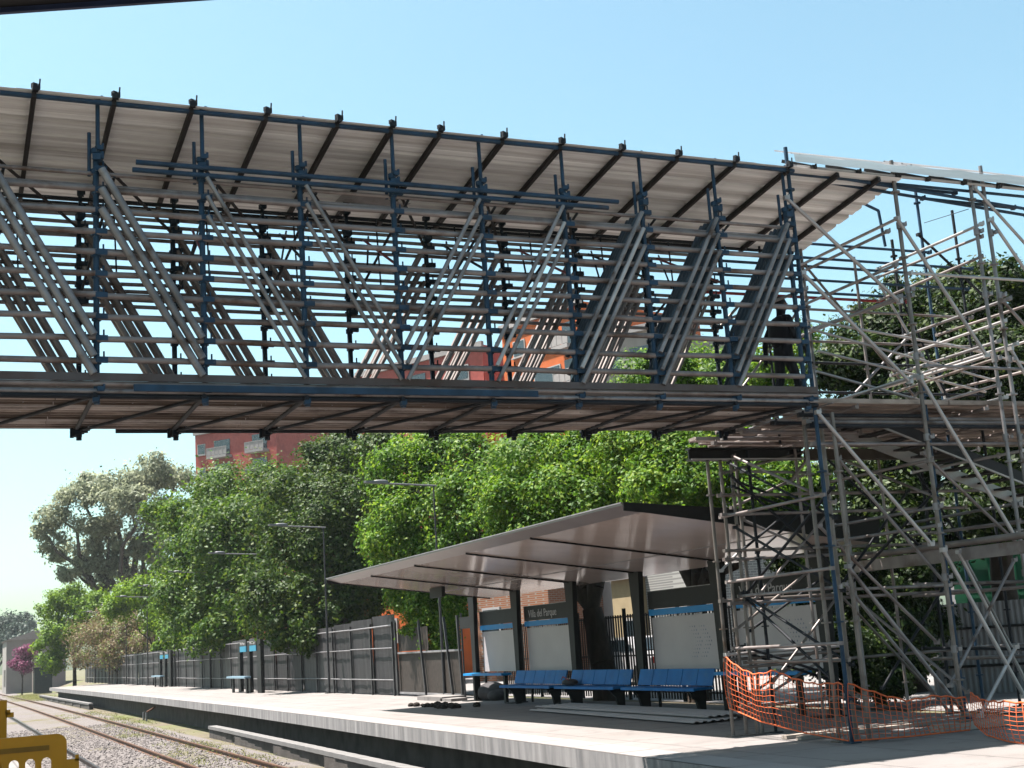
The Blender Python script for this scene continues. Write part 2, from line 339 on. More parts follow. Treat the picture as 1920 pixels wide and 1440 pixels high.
o = bpy.data.objects.new('gravel', me); COL.objects.link(o); tag(o, 'pinkish grey ballast stones strewn between the rails', 'gravel', kind='stuff')
gl = []
for k in range(90):
    y = 15+75*rnd.random()**1.3
    x = rnd.choice([7.75+rnd.random()*.35, 6.2+rnd.random()*1.1, 6.3+rnd.random()*1.0, 7.7+rnd.random()*.3])
    if y > 60 and rnd.random() < .5: x = rnd.uniform(8, 9.0)
    gl.append(((x, y, -1.12), (.35+.3*rnd.random(), .6+1.2*rnd.random(), .07)))
for k in range(30): gl.append(((rnd.uniform(7.5, 9.6), rnd.uniform(131, 165), -1.1), (1.2, 3.5, .12)))
o = leaves('grass', gl, 9000, .09, L_GRS, None, 14, .4, -1.5, .22); tag(o, 'yellowing weeds and grass growing between and beside the rails', 'grass', kind='stuff')

# ================================================================== SCAFFOLD FOOTBRIDGE
YF, YR = 14.5, 16.6
PX = [1.47+1.1775*k for k in range(-4, 9)]           # post lines, the last two belong to the tower side
fb = thing('scaffold_footbridge', 'long roofed footbridge built of scaffold tubes crossing above the tracks', 'footbridge', (4, 15.5, 4.5))
def coup(m, p, s=.05):
    p = Vector(p); m.box(p, (s*1.5, s*1.6, s*1.25), rnd.uniform(-.3, .3)); m.box(p+Vector((s*.9, -.01, s*.5)), (s*.5, s*.5, s*1.4), rnd.uniform(-.5, .5))
for i, x in enumerate(PX):
    for Yp, m in ((YF, BLUE), (YR, mat('dark_blue_rear_post', (.012, .028, .05), .7, .0, .3, 5) if i == 0 else None)):
        if m is None: m = REARM
        if Yp == YR: REARM = m
        p = MB(); top = 8.0 if Yp == YF else 7.62; bot = 4.46 if Yp == YF else 4.41
        p.tube((x, Yp, bot), (x+.0, Yp, 7.4), .034, 10); p.tube((x+.02, Yp-.005, 7.25), (x+.02, Yp-.005, top), .025, 10)
        for k in range(11): p.tube((x, Yp, 4.93+.2455*k-.02), (x, Yp, 4.93+.2455*k+.035), .052, 8)
        for k in range(10): p.tube((x+.075, Yp-.03, 4.95+.2465*k), (x+.075, Yp-.03, 5.05+.2465*k), .011, 5); p.box((x+.05, Yp-.045, 4.95+.2465*k), (.13, .05, .06), 0)
        coup(p, (x+.01, Yp-.05, 7.3), .06); coup(p, (x+.03, Yp-.04, 7.42), .045); coup(p, (x+.02, Yp-.02, top), .05)
        coup(p, (x+.03, Yp-.05, 4.62), .045); coup(p, (x-.02, Yp-.05, 4.5), .04)
        if Yp == YF: p.tube((x-.07, Yp+.03, 7.1), (x-.07, Yp+.03, 7.62), .022, 7)
        else: p.tube((x-.085, Yp, 4.44), (x-.085, Yp, 4.75), .024, 7)
        p.build('post', m, fb)
X0, X1 = PX[0]-.3, 11.05
SLATE = mat('slate_blue_tube', (.12, .17, .21), .5, .2, .25, 3)
RZ = [6.14, 6.24, 6.34, 6.44, 6.56, 6.66, 6.79, 6.88, 7.06, 7.14, 7.24, 7.34, 7.45]
for Yp, mm in ((YF-.03, RAILM), (YR, RAILM)):
    for k in range(9 if Yp < 15 else len(RZ)):
        z = 4.95+.2465*k if Yp < 15 else RZ[k]
        r = .036 if Yp < 15 else .026; p = MB()
        for a, b in zip(PX, PX[1:]):
            if b > 11.2: continue
            dz = rnd.uniform(-.012, .012); p.tube((a, Yp, z+dz), (b, Yp, z+rnd.uniform(-.012, .012)), r, 8)
        p.build('rail', mm, fb)
# diagonals: bundles of three tubes on the front, thinner on the rear
for i in range(len(PX)-1):
    a, b = PX[i], PX[i+1]
    if b > 11.2: continue
    down = b < 5.1
    for Yp, mm in ((YF-.1, GALV), (YR-.08, RAILM), (YR+.07, RAILM)):
        offs = [(7.15, 5.22), (6.92, 4.98), (6.68, 4.78)]
        for j, (zt, zb) in enumerate(offs):
            r = .046 if (i < 5 and Yp < 15) else (.038 if i < 5 else .029) if Yp > 15 else .027
            if i >= 9 and Yp < 15: r = .031
            p = MB(); xa, xb = (a+.05, b-.04) if down else (b-.05, a+.04)
            dy = .0 if Yp < 15 else .03*j
            m2 = BRIGHT if (i in (8, 9) and j == 1 and Yp < 15) else mm
            p.tube((xa, Yp+dy, zt), (xb, Yp+dy, zb), r, 8)
            p.build('brace', m2, fb)
            if i >= 9 and Yp < 15:
                p = MB()
                for dy2 in (.1, .2, .3, .4): p.tube((xa, Yp+dy2, zt), (xb, Yp+dy2, zb), .033, 8)
                p.build('brace', SLATE, fb)
# top chord stiffener tubes (navy, fixed across the posts)
for x0, x1, z in ((1.9, 8.14, 7.27), (1.86, 7.98, 7.175)):
    p = MB(); p.tube((x0, YF-.085, z), (x1, YF-.085, z), .03, 9); p.build('stiffener_tube', BLUE, fb)
p = MB(); p.tube((1.92, YR+.1, 4.55), (8.2, YR+.1, 4.57), .036, 9); p.build('stiffener_tube', DARKP, fb)
for z in (6.98, 7.13):
    p = MB(); p.tube((X0, YF+.02, z), (X1, YF+.02, z), .026, 8); p.build('top_chord', RAILM, fb)
    p = MB(); p.tube((X0, YR, z+.42), (X1, YR, z+.42), .028, 8); p.build('top_chord', DARKP, fb)
# eave tubes and rafters
p = MB(); p.tube((X0, YF-.09, 7.945), (11.05, YF-.09, 7.96), .03, 10); p.build('eave_tube', BLUE, fb)
p = MB(); p.tube((X0, 16.95, 7.60), (12.8, 16.95, 7.62), .027, 8); p.build('eave_tube', DARKP, fb)
RX = [-2.6, -1.75, -.9, -.05, .8, 1.66, 2.53, 3.41, 4.29, 4.98, 5.62, 6.49, 7.32, 8.22, 9.1, 10.03, 10.93, 11.8, 12.55]
for x in RX:
    p = MB(); p.bar((x, 14.37, 7.955), (x-.02, 17.0, 7.605), .05, .07)
    o = p.build('rafter', mat('dark_rafter_steel', (.035, .028, .028), .75, .0, .3, 4) if x == RX[0] else RAFT, fb)
    if x == RX[0]: RAFT = o.data.materials[0]
    if x < 11:
        q = MB(); coup(q, (x+.01, 14.34, 8.01), .045); q.box((x+.0, 14.34, 8.045), (.055, .05, .05), .5); q.tube((x+.05, 14.34, 8.0), (x+.06, 14.34, 8.13), .010, 6); q.build('clamp', DARKP, o)
# roof: corrugated sheets lapped along the bridge, ribs running along it
def corr(m, x0, x1, y0, z0, y1, z1, dz=0, pitch=.2, amp=.022, rag=0):
    """trapezoid-ribbed sheet: flat pans with narrow raised ribs running along x"""
    L = y1-y0; n = max(2, int(round(L/pitch))); pt = []
    for k in range(n):
        for f, h in ((0, 0), (.34, 0), (.36, .12), (.40, .12), (.42, 0), (.74, 0), (.80, 1), (.92, 1), (.98, 0)): pt.append(((k+f)/n, h*amp))
    A = []; B = []; e0 = rnd.uniform(-rag, rag)
    for t, h in pt:
        A.append((x0, y0+L*t, z0+(z1-z0)*t+h+dz)); B.append((x1+e0+rnd.uniform(-.15, .15)*rag, y0+L*t, z0+(z1-z0)*t+h+dz))
    m.strip(A, B)
for k, (a, b) in enumerate(((-2.9, .75), (.6, 4.3), (4.15, 7.35), (7.2, 10.4), (10.25, 12.95))):
    p = MB(); corr(p, a, b, 14.37, 8.005, 17.02, 7.655, .006*(k % 2), .34, .06, rag=.05 if k == 4 else .01); p.build('roof_sheet', SHEET, fb)
# under-roof plan braces (flat dark bars) and red tipped cross braces
for i in range(len(PX)-1):
    if PX[i+1] > 11.2: continue
    p = MB(); p.bar((PX[i]+.05, YF, 7.28), (PX[i+1], YR, 7.16), .035, .02); p.build('plan_brace', RAFT, fb)
    p = MB(); p.tube((PX[i], YF, 6.25), (PX[i]+.25, YR, 7.25), .018, 7); p.build('cross_brace', REDP if i % 2 else DARKP, fb)
    p = MB(); p.tube((PX[i], YR, 6.2), (PX[i]+.2, YF, 7.1), .018, 7); p.build('cross_brace', DARKP, fb)
    p = MB(); p.tube((PX[i]+.1, 16.0, 6.6), (PX[i]+.38, 16.75, 7.35), .014, 6); p.tube((PX[i]+.45, 16.5, 6.55), (PX[i]+.42, 16.5, 7.5), .012, 6); p.build('hanger', DARKP, fb)
# deck: boards along the bridge, transoms and diagonal ties beneath, toe boards
DECKS = [DECK, mat('brown_deck_board', (.30, .235, .185), .65, .2, .35, 1.5, col2=(.15, .11, .09), thr=(.45, .65), c2scale=1.2, stretch=(.5, 3, 1)), mat('grey_deck_board', (1.15, 1.08, 1.0), .6, .25, .3, 1.5, col2=(.25, .2, .17), thr=(.45, .65), c2scale=1.2, stretch=(.5, 3, 1))]  # board tones alternate; the pale ones stand in for lit flange lines
for j in range(7):
    y = YF+.18+.30*j; p = MB(); x = X0-.1
    while x < 11.0:
        L = min(2.35, 11.1-x); p.box((x+L/2, y, 4.66+rnd.uniform(-.006, .006)), (L-.012, .19, .05))
        for s in (-.085, .085): p.box((x+L/2, y+s, 4.60), (L-.012, .02, .08))
        x += L
    p.build('deck_board', DECKS[j % 3], fb)
for Yp in (YF-.06, YR+.06):
    p = MB(); p.box(((X0+X1)/2, Yp, 4.755), (X1-X0, .03, .085)); p.build('toe_board', mat('toe_board_steel', (.20, .18, .18), .6, .2, .3, 2, col2=(.12, .08, .06), thr=(.45, .65), c2scale=1) if Yp < 15 else TOE, fb)
    TOE = fb.children[-1].data.materials[0]
p = MB(); p.box((4.3, YF-.1, 4.63), (4.9, .03, .075)); p.build('toe_board', BLUE, fb)
for zc, mc in ((4.685, RAILM), (4.60, GALV), (4.545, DARKP)): p = MB(); p.tube((X0, YF-.03, zc), (X1, YF-.03, zc), .030, 8); p.build('bottom_chord', mc, fb)
p = MB(); p.tube((X0, YR, 4.58), (X1, YR, 4.58), .028, 8); p.build('bottom_chord', RAILM, fb)
for i, x in enumerate(PX):
    if x > 11.2: continue
    p = MB(); p.tube((x-.03, YF-.1, 4.55), (x-.03, YR+.15, 4.55), .027, 8); coup(p, (x-.02, YR, 4.5), .07); coup(p, (x+.06, YR-.1, 4.52), .05)
    p.build('transom', mat('rusty_transom', (.16, .09, .06), .65, .2, .35, 4) if i == 0 else TRM, fb); TRM = fb.children[-1].data.materials[0]
    p = MB(); p.tube((x+.45, YF, 4.59), (x+.45, YR, 4.59), .012, 6); p.build('deck_hook_bar', FRAIL, fb)
    if i: p = MB(); p.tube((PX[i-1]-.03, YR, 4.52), (x-.06, YF, 4.54), .022, 7); p.build('under_brace', DARKP, fb)
# bent loose sheet lodged under the roof
p = MB(); c = aty(690, 385, 15.6); A = []; B = []
for k in range(9): tt = k/8; A.append((c.x-.45+.95*tt, c.y-.3, c.z+.04*math.sin(5*tt))); B.append((c.x-.35+.8*tt, c.y+.35, c.z+.10+.05*math.sin(4*tt+1)))
p.strip(A, B); p.build('loose_panel', GALV, fb)

# ================================================================== SCAFFOLD TOWER (stairs, landing, trestle)
tw = thing('scaffold_stair_tower', 'open scaffold tower with stairs and trestle legs carrying the bridge end', 'scaffolding', (12.5, 15.5, 0))
def post(x, y, z0, z1, m=GALV, r=.028, rings=True, plate=True):
    p = MB(); p.tube((x, y, z0), (x, y, z1), r, 10)
    if rings:
        z = z0+.55
        while z < z1-.1: p.tube((x, y, z), (x, y, z+.022), r*2.3, 10); z += 1.02
    if plate and z0 < .2: p.box((x, y, z0+.008), (.17, .17, .016))
    return p.build('post', m, tw)
def tb(name, a, b, m=GALV, r=.025, n=8, cp=True):
    p = MB(); p.tube(a, b, r, n)
    if cp:
        for q in (a, b): coup(p, q, r*1.7)
    return p.build(name, m, tw)
fy = lambda x, y, Y=YF: aty(x, y, Y)
WARM = mat('warm_grey_pipe', (.36, .32, .29), .42, .45, .3, 3, col2=(.20, .13, .09), thr=(.52, .7), c2scale=2)
# near cluster under the bridge end (four standards) and the far-left cluster (four standards)
post(11.02, YF, 0, 8.35, BLUE, .03)
for dx, dy in ((.30, 0), (.02, .28), (.32, .30)): post(11.0+dx, YF+dy, 0, 4.45, WARM, .031)
for dx, dy in ((-.12, .05), (.08, 0), (.24, -.05), (.42, .08)): post(10.93+dx, 17.0+dy, 0, 4.15, WARM, .028)
for dx, dy in ((0, 0), (.3, .0)): post(12.92+dx, 16.9+dy, 0, 4.4 if dx else 8.2, GALV, .028)
post(12.93, YF, .12, 8.32, WARM, .031); post(13.22, YF+.28, .12, 4.9, BLUE, .031)
post(14.42, YF, .12, 8.25, GALV, .028); post(14.70, YF+.02, .12, 8.4, GALV, .03)
post(15.62, 17.0, 0, 8.95, BLUE, .027); post(14.95, 17.0, 0, 8.0, DARKP, .027)
post(12.1, 16.9, 4.4, 7.9, DARKP, .022); post(16.3, YF, .12, 8.3, GALV, .03)
# front diagonals
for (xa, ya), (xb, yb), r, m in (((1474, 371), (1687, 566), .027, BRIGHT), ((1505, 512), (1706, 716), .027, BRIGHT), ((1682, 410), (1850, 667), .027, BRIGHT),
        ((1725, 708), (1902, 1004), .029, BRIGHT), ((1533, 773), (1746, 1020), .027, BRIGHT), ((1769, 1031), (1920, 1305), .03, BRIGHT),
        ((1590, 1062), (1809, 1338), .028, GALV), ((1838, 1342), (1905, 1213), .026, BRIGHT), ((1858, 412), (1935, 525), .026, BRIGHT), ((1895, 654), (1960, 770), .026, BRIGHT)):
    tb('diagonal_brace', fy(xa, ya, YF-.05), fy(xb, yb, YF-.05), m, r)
for (xa, ya), (xb, yb), Yp, m in (((1572, 860), (1772, 1094), 14.95, GALV), ((1797, 1035), (1935, 1300), 14.9, BRIGHT), ((1585, 1095), (1778, 1332), 14.9, GALV),
        ((1655, 1290), (1770, 1100), 16.9, DARKP), ((1722, 440), (1850, 560), 16.9, DARKP), ((1810, 1050), (1905, 1230), 15.6, GALV), ((1560, 800), (1480, 905), 16.9, RAILM)):
    tb('diagonal_brace', fy(xa, ya, Yp), fy(xb, yb, Yp), m, .024)
# transoms running away from the viewer (front px -> rear plane)
def trans(x, y, y0=YF, y1=16.95, m=GALV, r=.025):
    a = fy(x, y, y0); return tb('transom', a, (a.x, y1, a.z), m, r)
for q in ((1682, 410), (1840, 420), (1679, 497), (1687, 556), (1718, 705), (1850, 668)): trans(*q, m=BRIGHT if q[1] > 600 or q[1] < 430 else GALV)
trans(1664, 434); trans(1892, 560); trans(1905, 645, m=BRIGHT); trans(1760, 985); trans(1745, 862, m=RAILM); trans(1885, 745, m=BRIGHT); trans(1872, 640)
a = atx(1920, 1003, 13.7); tb('beam', (13.72, 12.9, a.z), (13.72, 17.6, a.z), mat('warm_grey_beam', (.42, .37, .33), .6, .2, .25, 3), .05)  # plain warm grey beam colour
p = MB(); p.box((13.74, 15.2, a.z-.16), (.08, 4.6, .18)); p.build('beam', RAILM, tw)
# ledgers along the bridge direction
for z, Yp, x0, x1, m in ((8.05, YF-.06, 11.0, 16.6, BRIGHT), (7.98, YF+.06, 11.0, 16.6, BLUE), (7.55, 16.95, 11.0, 16.6, BLUE), (7.40, 16.95, 11.2, 16.6, BLUE), (6.95, 16.95, 11.0, 15.0, BLUE), (6.86, 16.95, 11.0, 15.0, REDP),
        (7.80, 16.95, 11.0, 15.7, BLUE), (4.42, 16.95, 10.9, 16.6, RAILM), (3.6, 16.95, 10.9, 16.6, RAILM), (2.62, 16.95, 10.9, 15.0, RAILM), (2.0, 17.02, 10.8, 13.0, WARM), (1.2, 17.02, 10.8, 13.0, BRIGHT), (1.12, 17.05, 10.8, 13.0, WARM), (4.02, YF+.1, 11.0, 16.4, RAILM), (.42, 16.9, 10.9, 13.0, WARM)):
    tb('ledger', (x0, Yp, z), (x1, Yp, z), m, .025)
# sloping tubes below the tower roof
for (xa, ya), (xb, yb), Yp in (((1481, 318), (1925, 392), YF+.05), ((1481, 330), (1925, 404), YF+.25), ((1620, 345), (1790, 362), YF+.4), ((1730, 372), (1900, 390), YF+.4)):
    tb('sloping_tube', fy(xa, ya, Yp), fy(xb, yb, Yp), BLUE, .026)
tb('tie_wire', fy(1733, 418, 17), fy(1816, 392, YF), DARKP, .006, 5, False)
p = MB(); a = fy(1622, 383, 16.5); b = fy(1647, 395, 16.5); c = fy(1660, 462, 16.5); p.path([a, b, c], .025, 8); p.build('bent_tube', BLUE, tw)
# trestle bracing between the two left clusters
for (xa, ya), (xb, yb), Yp, m in (((1352, 888), (1505, 848), 17.0, WARM), ((1392, 884), (1510, 886), 17.0, GALV), ((1380, 902), (1512, 952), 17.05, DARKP), ((1374, 912), (1505, 964), 16.95, DARKP), ((1372, 952), (1502, 892), 17.1, RAILM),
        ((1392, 974), (1522, 1032), 17.1, GALV), ((1386, 1036), (1476, 962), 17.05, DARKP), ((1420, 1036), (1510, 955), 17.15, DARKP), ((1378, 1182), (1518, 1070), 16.95, WARM), ((1405, 1183), (1542, 1084), 17.1, DARKP),
        ((1393, 1212), (1548, 1262), 16.95, DARKP), ((1393, 1222), (1548, 1272), 17.05, DARKP), ((1401, 1306), (1541, 1212), 17.05, WARM), ((1415, 1318), (1560, 1225), 17.1, GALV), ((1352, 1070), (1388, 1032), 17.0, BRIGHT)):
    tb('cross_brace', fy(xa, ya, Yp), fy(xb, yb, Yp), m, .022)
for z in (3.3, 2.3, 1.3): tb('transom', (11.0, YF, z), (11.0, 17.1, z-.02), RAILM, .024)
for z in (1.0, 2.0, 3.0): tb('cross_brace', (11.3, YF+.2, z), (11.1, 16.9, z+1.1), DARKP, .022)
# head beam of the trestle
p = MB(); zb = 4.25; xm = 11.5
p.box((xm, 17.0, zb+.085), (2.1, .16, .025)); p.box((xm, 17.0, zb), (2.1, .03, .145)); p.box((xm, 17.0, zb-.085), (2.1, .16, .025)); p.build('head_beam', BLACKM, tw)
p = MB(); p.box((xm, 16.915, zb-.085), (2.1, .008, .022)); p.build('beam_highlight', BRIGHT, tw)  # bright strip paints the highlight along the bottom flange
p = MB(); p.box((14.1, 16.9, 4.22), (3.05, .14, .17)); p.build('head_beam', mat('dark_brown_beam', (.10, .08, .06), .8, .0, .3, 3), tw)
for dz in (0, .09, .18): tb('bearer_tube', (11.0, YF+.12+dz, 4.28+dz*.8), (16.4, YF+.12+dz, 4.28+dz*.8), RAILM if dz else DARKP, .03)
for y in (14.75, 15.4, 16.2, 16.75): tb('bearer_tube', (10.95, y, 4.46), (13.1, y, 4.46), DARKP if y < 16 else RAILM, .028)
# rear grid of the tower, cross tubes at every lift
for z in (1.05, 2.05, 3.05, 5.3, 6.3, 7.25):
    for x in (11.05, 12.95, 14.45, 15.6):
        if rnd.random() < .8 and z < 5 or rnd.random() < .45: tb('transom', (x+.04, YF, z+rnd.uniform(-.08, .08)), (x+.04, 16.95, z+rnd.uniform(-.04, .04)), rnd.choice([RAILM, WARM, GALV, DARKP]), .023)
for z in (1.0, 1.95, 2.75, 3.3): tb('ledger', (10.9, 16.92, z), (15.7, 16.92, z+rnd.uniform(-.03, .03)), rnd.choice([RAILM, WARM]), .024)
for x0, x1, z0, z1 in ((11.0, 12.9, .3, 2.0), (12.9, 14.5, 2.0, .35), (14.5, 12.9, 3.6, 2.1), (12.9, 14.6, 4.2, 2.7), (14.5, 15.6, 4.3, 2.6), (11.1, 12.9, 3.9, 2.4), (12.9, 11.2, 3.3, 1.9), (12.95, 14.9, 7.4, 5.2), (11.2, 12.9, 5.0, 6.8), (14.9, 15.6, 6.9, 5.2)):
    tb('diagonal_brace', (x0, 16.88, z0), (x1, 16.88, z1), rnd.choice([DARKP, RAILM, WARM]), .022)
for y0, y1, z0, z1 in ((14.55, 16.9, .5, 2.0), (16.9, 14.55, 2.1, 3.4), (14.55, 16.9, 3.2, 4.2)):
    for x in (11.2, 13.1): tb('cross_brace', (x, y0, z0), (x, y1, z1), rnd.choice([DARKP, RAILM]), .022)
# upper lifts: guard rails, extra ledgers and braces seen against the sky and the dark tree
for z in (5.15, 5.65, 6.0, 6.55, 7.05):
    tb('guard_rail', (12.95+.1*rnd.random(), YF-.05, z), (16.5, YF-.05, z-rnd.uniform(-.02, .04)), BRIGHT if z in (5.65, 6.55) else GALV, .023) if z in (5.15, 6.55) else None
    tb('guard_rail', (11.1, 16.9, z+.1), (16.4, 16.9, z+.1+rnd.uniform(-.03, .03)), rnd.choice([BLUE, RAILM, DARKP]), .023)
for x0, x1, z0, z1, yy in ((14.45, 16.2, 8.0, 6.3, YF-.05), (14.7, 16.3, 6.2, 4.6, YF-.05), (14.45, 12.95, 2.3, .6, YF+.2), (15.6, 14.5, 5.2, 7.1, 16.9), (13.0, 14.6, 3.9, 2.5, YF+.2), (16.2, 14.7, 3.4, 1.6, YF), (12.95, 11.1, 7.9, 6.2, 16.9), (14.9, 13.0, 6.2, 4.7, 16.9), (11.1, 12.9, 2.9, 1.2, YF+.3)):
    tb('diagonal_brace', (x0, yy, z0), (x1, yy, z1), rnd.choice([GALV, BRIGHT, RAILM, WARM]), .024)
for x in (14.43, 14.72, 16.3):
    for z in (.9, 1.9, 2.85, 3.9, 4.9, 5.9, 6.9): 
        if rnd.random() < .42: tb('transom', (x, YF, z), (x, 16.95, z+rnd.uniform(-.05, .05)), rnd.choice([GALV, RAILM, BRIGHT, WARM]), .023)
post(14.0, 16.9, 0, 7.6, RAILM, .025); post(16.3, 16.9, 0, 8.6, DARKP, .026); post(12.4, 16.95, 0, 4.4, RAILM, .026); post(11.5, 16.95, 0, 4.3, DARKP, .026)
for x in (12.93, 14.42, 14.70):
    for z in (1.1, 2.1, 3.1, 4.1, 5.3, 6.3, 7.3): p = MB(); p.tube((x, YF, z-.05), (x, YF, z+.05), .046, 8); coup(p, (x+.04, YF-.05, z), .04); p.build('coupler', GALV, tw)
# landing boards
for j in range(15):
    y = 14.75+.27*j; p = MB(); x = 11.15+.35*(j % 3)
    while x < 17.4: L = 2.4; p.box((x+L/2, y, 4.66+rnd.uniform(-.008, .008)), (L-.02, .23, .05)); p.box((x+L/2, y-.1, 4.63), (L-.02, .02, .03)); p.box((x+L/2, y+.1, 4.63), (L-.02, .02, .03)); x += L
    p.build('landing_board', DECK, tw)
for k in range(5): tb('landing_bearer', (11.8+1.2*k, 14.6, 4.55), (11.8+1.2*k, 18.7, 4.55), RAILM, .026)
for k, (x, y) in enumerate(((1640, 780), (1655, 788), (1820, 846), (1858, 858))):
    a = fy(x-14, y+4, 15.6); b = fy(x+14, y-4, 15.6); p = MB(); p.tube(a, b, .012, 6); p.ell(a, (.035, .035, .05)); p.ell(b, (.035, .035, .05)); p.build('jack_bolt', BRIGHT, tw)
# stairs going down to the right: stringers, treads, handrails
def px_line(pts, Yp, name, m, r): 
    for q, w in zip(pts, pts[1:]): tb(name, fy(*q, Yp), fy(*w, Yp), m, r, 8, False)
for Yp in (15.55, 16.45):
    a = fy(1600, 772, 15.6); b = fy(1990, 928, 15.6); p = MB(); p.bar((a.x, Yp, a.z), (b.x, Yp, b.z), .05, .17)
    p.build('stair_stringer', mat('dark_stringer', (.05, .05, .06), .45, .3, .2, 4) if Yp < 16 else STR, tw); STR = tw.children[-1].data.materials[0]
    p = MB(); p.bar((a.x, Yp-.03, a.z-.1), (b.x, Yp-.03, b.z-.1), .03, .025); p.build('stringer_edge', BRIGHT, tw)
for k in range(12):
    t = (k+.5)/12; q = a.lerp(b, t); p = MB(); p.box((q.x, 16.0, q.z+.03), (.23, .86, .03)); p.build('stair_tread', RAFT, tw)
for pts, Yp in (([(1505, 598), (1838, 658)], 15.7), ([(1516, 616), (1870, 715)], 15.7), ([(1533, 658), (1848, 735)], 15.9), ([(1530, 696), (1910, 802)], 15.7), ([(1757, 640), (1925, 682)], 16.3)):
    px_line(pts, Yp, 'handrail', BRIGHT, .021)
# tower roof: sheets pitched up towards the far side
for k, (a, b) in enumerate(((11.05, 13.2), (13.1, 15.1), (15.0, 17.2))):
    p = MB(); corr(p, a+.25, b+.25, 14.38, 8.2, 15.15, 8.57, .01*k+.012*math.sin(k*2), .2, .02, .02); p.build('roof_sheet', WHSHEET, tw)
    p = MB(); A = []; B = []
    for q in range(9): x = a+(b-a)*q/8; w = .012*math.sin(q*1.7+k); A.append((x, 14.36, 8.2+w+.01*k)); B.append((x, 14.34, 8.075+w*.5))
    p.strip(A, B); p.build('roof_flashing', SHEET, tw)
for x in (11.4, 12.2, 12.93, 13.5, 14.2, 14.9, 15.6, 16.3):
    p = MB(); p.bar((x, 14.45, 8.07), (x, 15.1, 8.40), .04, .05); coup(p, (x, 14.40, 8.04), .045); p.build('rafter', RAFT, tw)
# timber sole boards below the right legs
p = MB(); p.box((13.9, 14.5, .06), (2.9, .26, .10)); tag(p.build('sole_board', TIMBER), 'pale timber sole board lying under the right scaffold legs', 'timber board')
for k, (x, y, L, rz) in enumerate(((12.2, 15.6, 2.6, .05), (12.0, 15.9, 2.2, .02))):
    p = MB(); p.box((x, y, .03), (L, .12, .05), rz); tag(p.build('timber_batten', TIMBER), ['sunlit timber batten on the platform between the scaffold legs', 'second pale batten lying just behind the longer one between the scaffold legs'][k], 'timber batten')

# ------------------------------------------------------------------ person on the bridge
pr = thing('person', 'person in dark navy clothes walking on the bridge deck near the tower', 'person', (11.5, 15.75, 4.69))
def skin_body():
    J = {}; vs = []; es = []; rs = []
    def v(p, r): vs.append((p[0], p[1], p[2])); rs.append(r); return len(vs)-1
    def e(a, b): es.append((a, b))
    pel = v((0, 0, .92), (.155, .115)); sp = v((.01, 0, 1.12), (.15, .11)); ch = v((.02, 0, 1.33), (.185, .125)); nk = v((.03, 0, 1.47), (.075, .07)); hd0 = v((.05, 0, 1.56), (.07, .075)); hd = v((.06, 0, 1.66), (.088, .1)); ht = v((.055, 0, 1.755), (.055, .06))
    e(pel, sp); e(sp, ch); e(ch, nk); e(nk, hd0); e(hd0, hd); e(hd, ht)
    for s, fx, kx in ((-1, .20, .14), (1, -.22, -.02)):
        h = v((0, .1*s, .86), (.1, .1)); k = v((kx, .105*s, .48), (.066, .066)); c = v(((kx+fx)/2-.02, .105*s, .30), (.06, .06)); a = v((fx-.03, .1*s, .08), (.042, .042)); t = v((fx+.15, .11*s, .035), (.036, .036))
        e(pel, h); e(h, k); e(k, c); e(c, a); e(a, t)
        sh = v((.02, .19*s, 1.40), (.075, .075)); el = v((-.03-.10*s, .24*s, 1.12), (.052, .052)); wr = v((.05-.2*s, .24*s, .90), (.032, .032)); pm = v((.06-.22*s, .235*s, .82), (.03, .036))
        e(ch, sh); e(sh, el); e(el, wr); e(wr, pm)
        for f in range(4):
            q = v((.085-.025*f-.225*s, (.235-.008)*s, .765), (.0095, .0095)); w = v((.085-.025*f-.23*s+.01, .215*s, .725-.006*(f in (1, 2))), (.008, .008)); e(pm, q); e(q, w)
        th = v((.11-.22*s, .215*s, .80), (.011, .011)); t2 = v((.12-.22*s, .2*s, .77), (.009, .009)); e(pm, th); e(th, t2)
    return vs, es, rs
vs, es, rs = skin_body(); me = bpy.data.meshes.new('body'); me.from_pydata(vs, es, []); bo = bpy.data.objects.new('body', me); COL.objects.link(bo); bo.parent = pr
sm = bo.modifiers.new('skin', 'SKIN'); 
for i, d in enumerate(me.skin_vertices[0].data): d.radius = rs[i]; d.use_root = (i == 0)
sm.use_smooth_shade = True; sb = bo.modifiers.new('sub', 'SUBSURF'); sb.levels = 1; sb.render_levels = 2; me.materials.append(NAVYC)
b = Vector(pr.location)
p = MB(); p.ell(b+Vector((.075, 0, 1.655)), (.088, .074, .108), 14, 10); p.ell(b+Vector((.165, 0, 1.645)), (.02, .014, .02), 6, 4); p.ell(b+Vector((.145, 0, 1.595)), (.016, .028, .008), 6, 4)
for s in (-1, 1): p.ell(b+Vector((.155, .03*s, 1.675)), (.01, .014, .008), 6, 4); p.ell(b+Vector((.07, .078*s, 1.65)), (.022, .012, .034), 6, 4)
p.build('face', SKIN, pr)
p = MB(); p.ell(b+Vector((.045, 0, 1.69)), (.098, .086, .105), 14, 10); p.build('hair', HAIR, pr)
p = MB(); p.ell(b+Vector((.015, 0, 1.21)), (.19, .225, .28), 16, 10); p.build('jacket', NAVYC, pr)
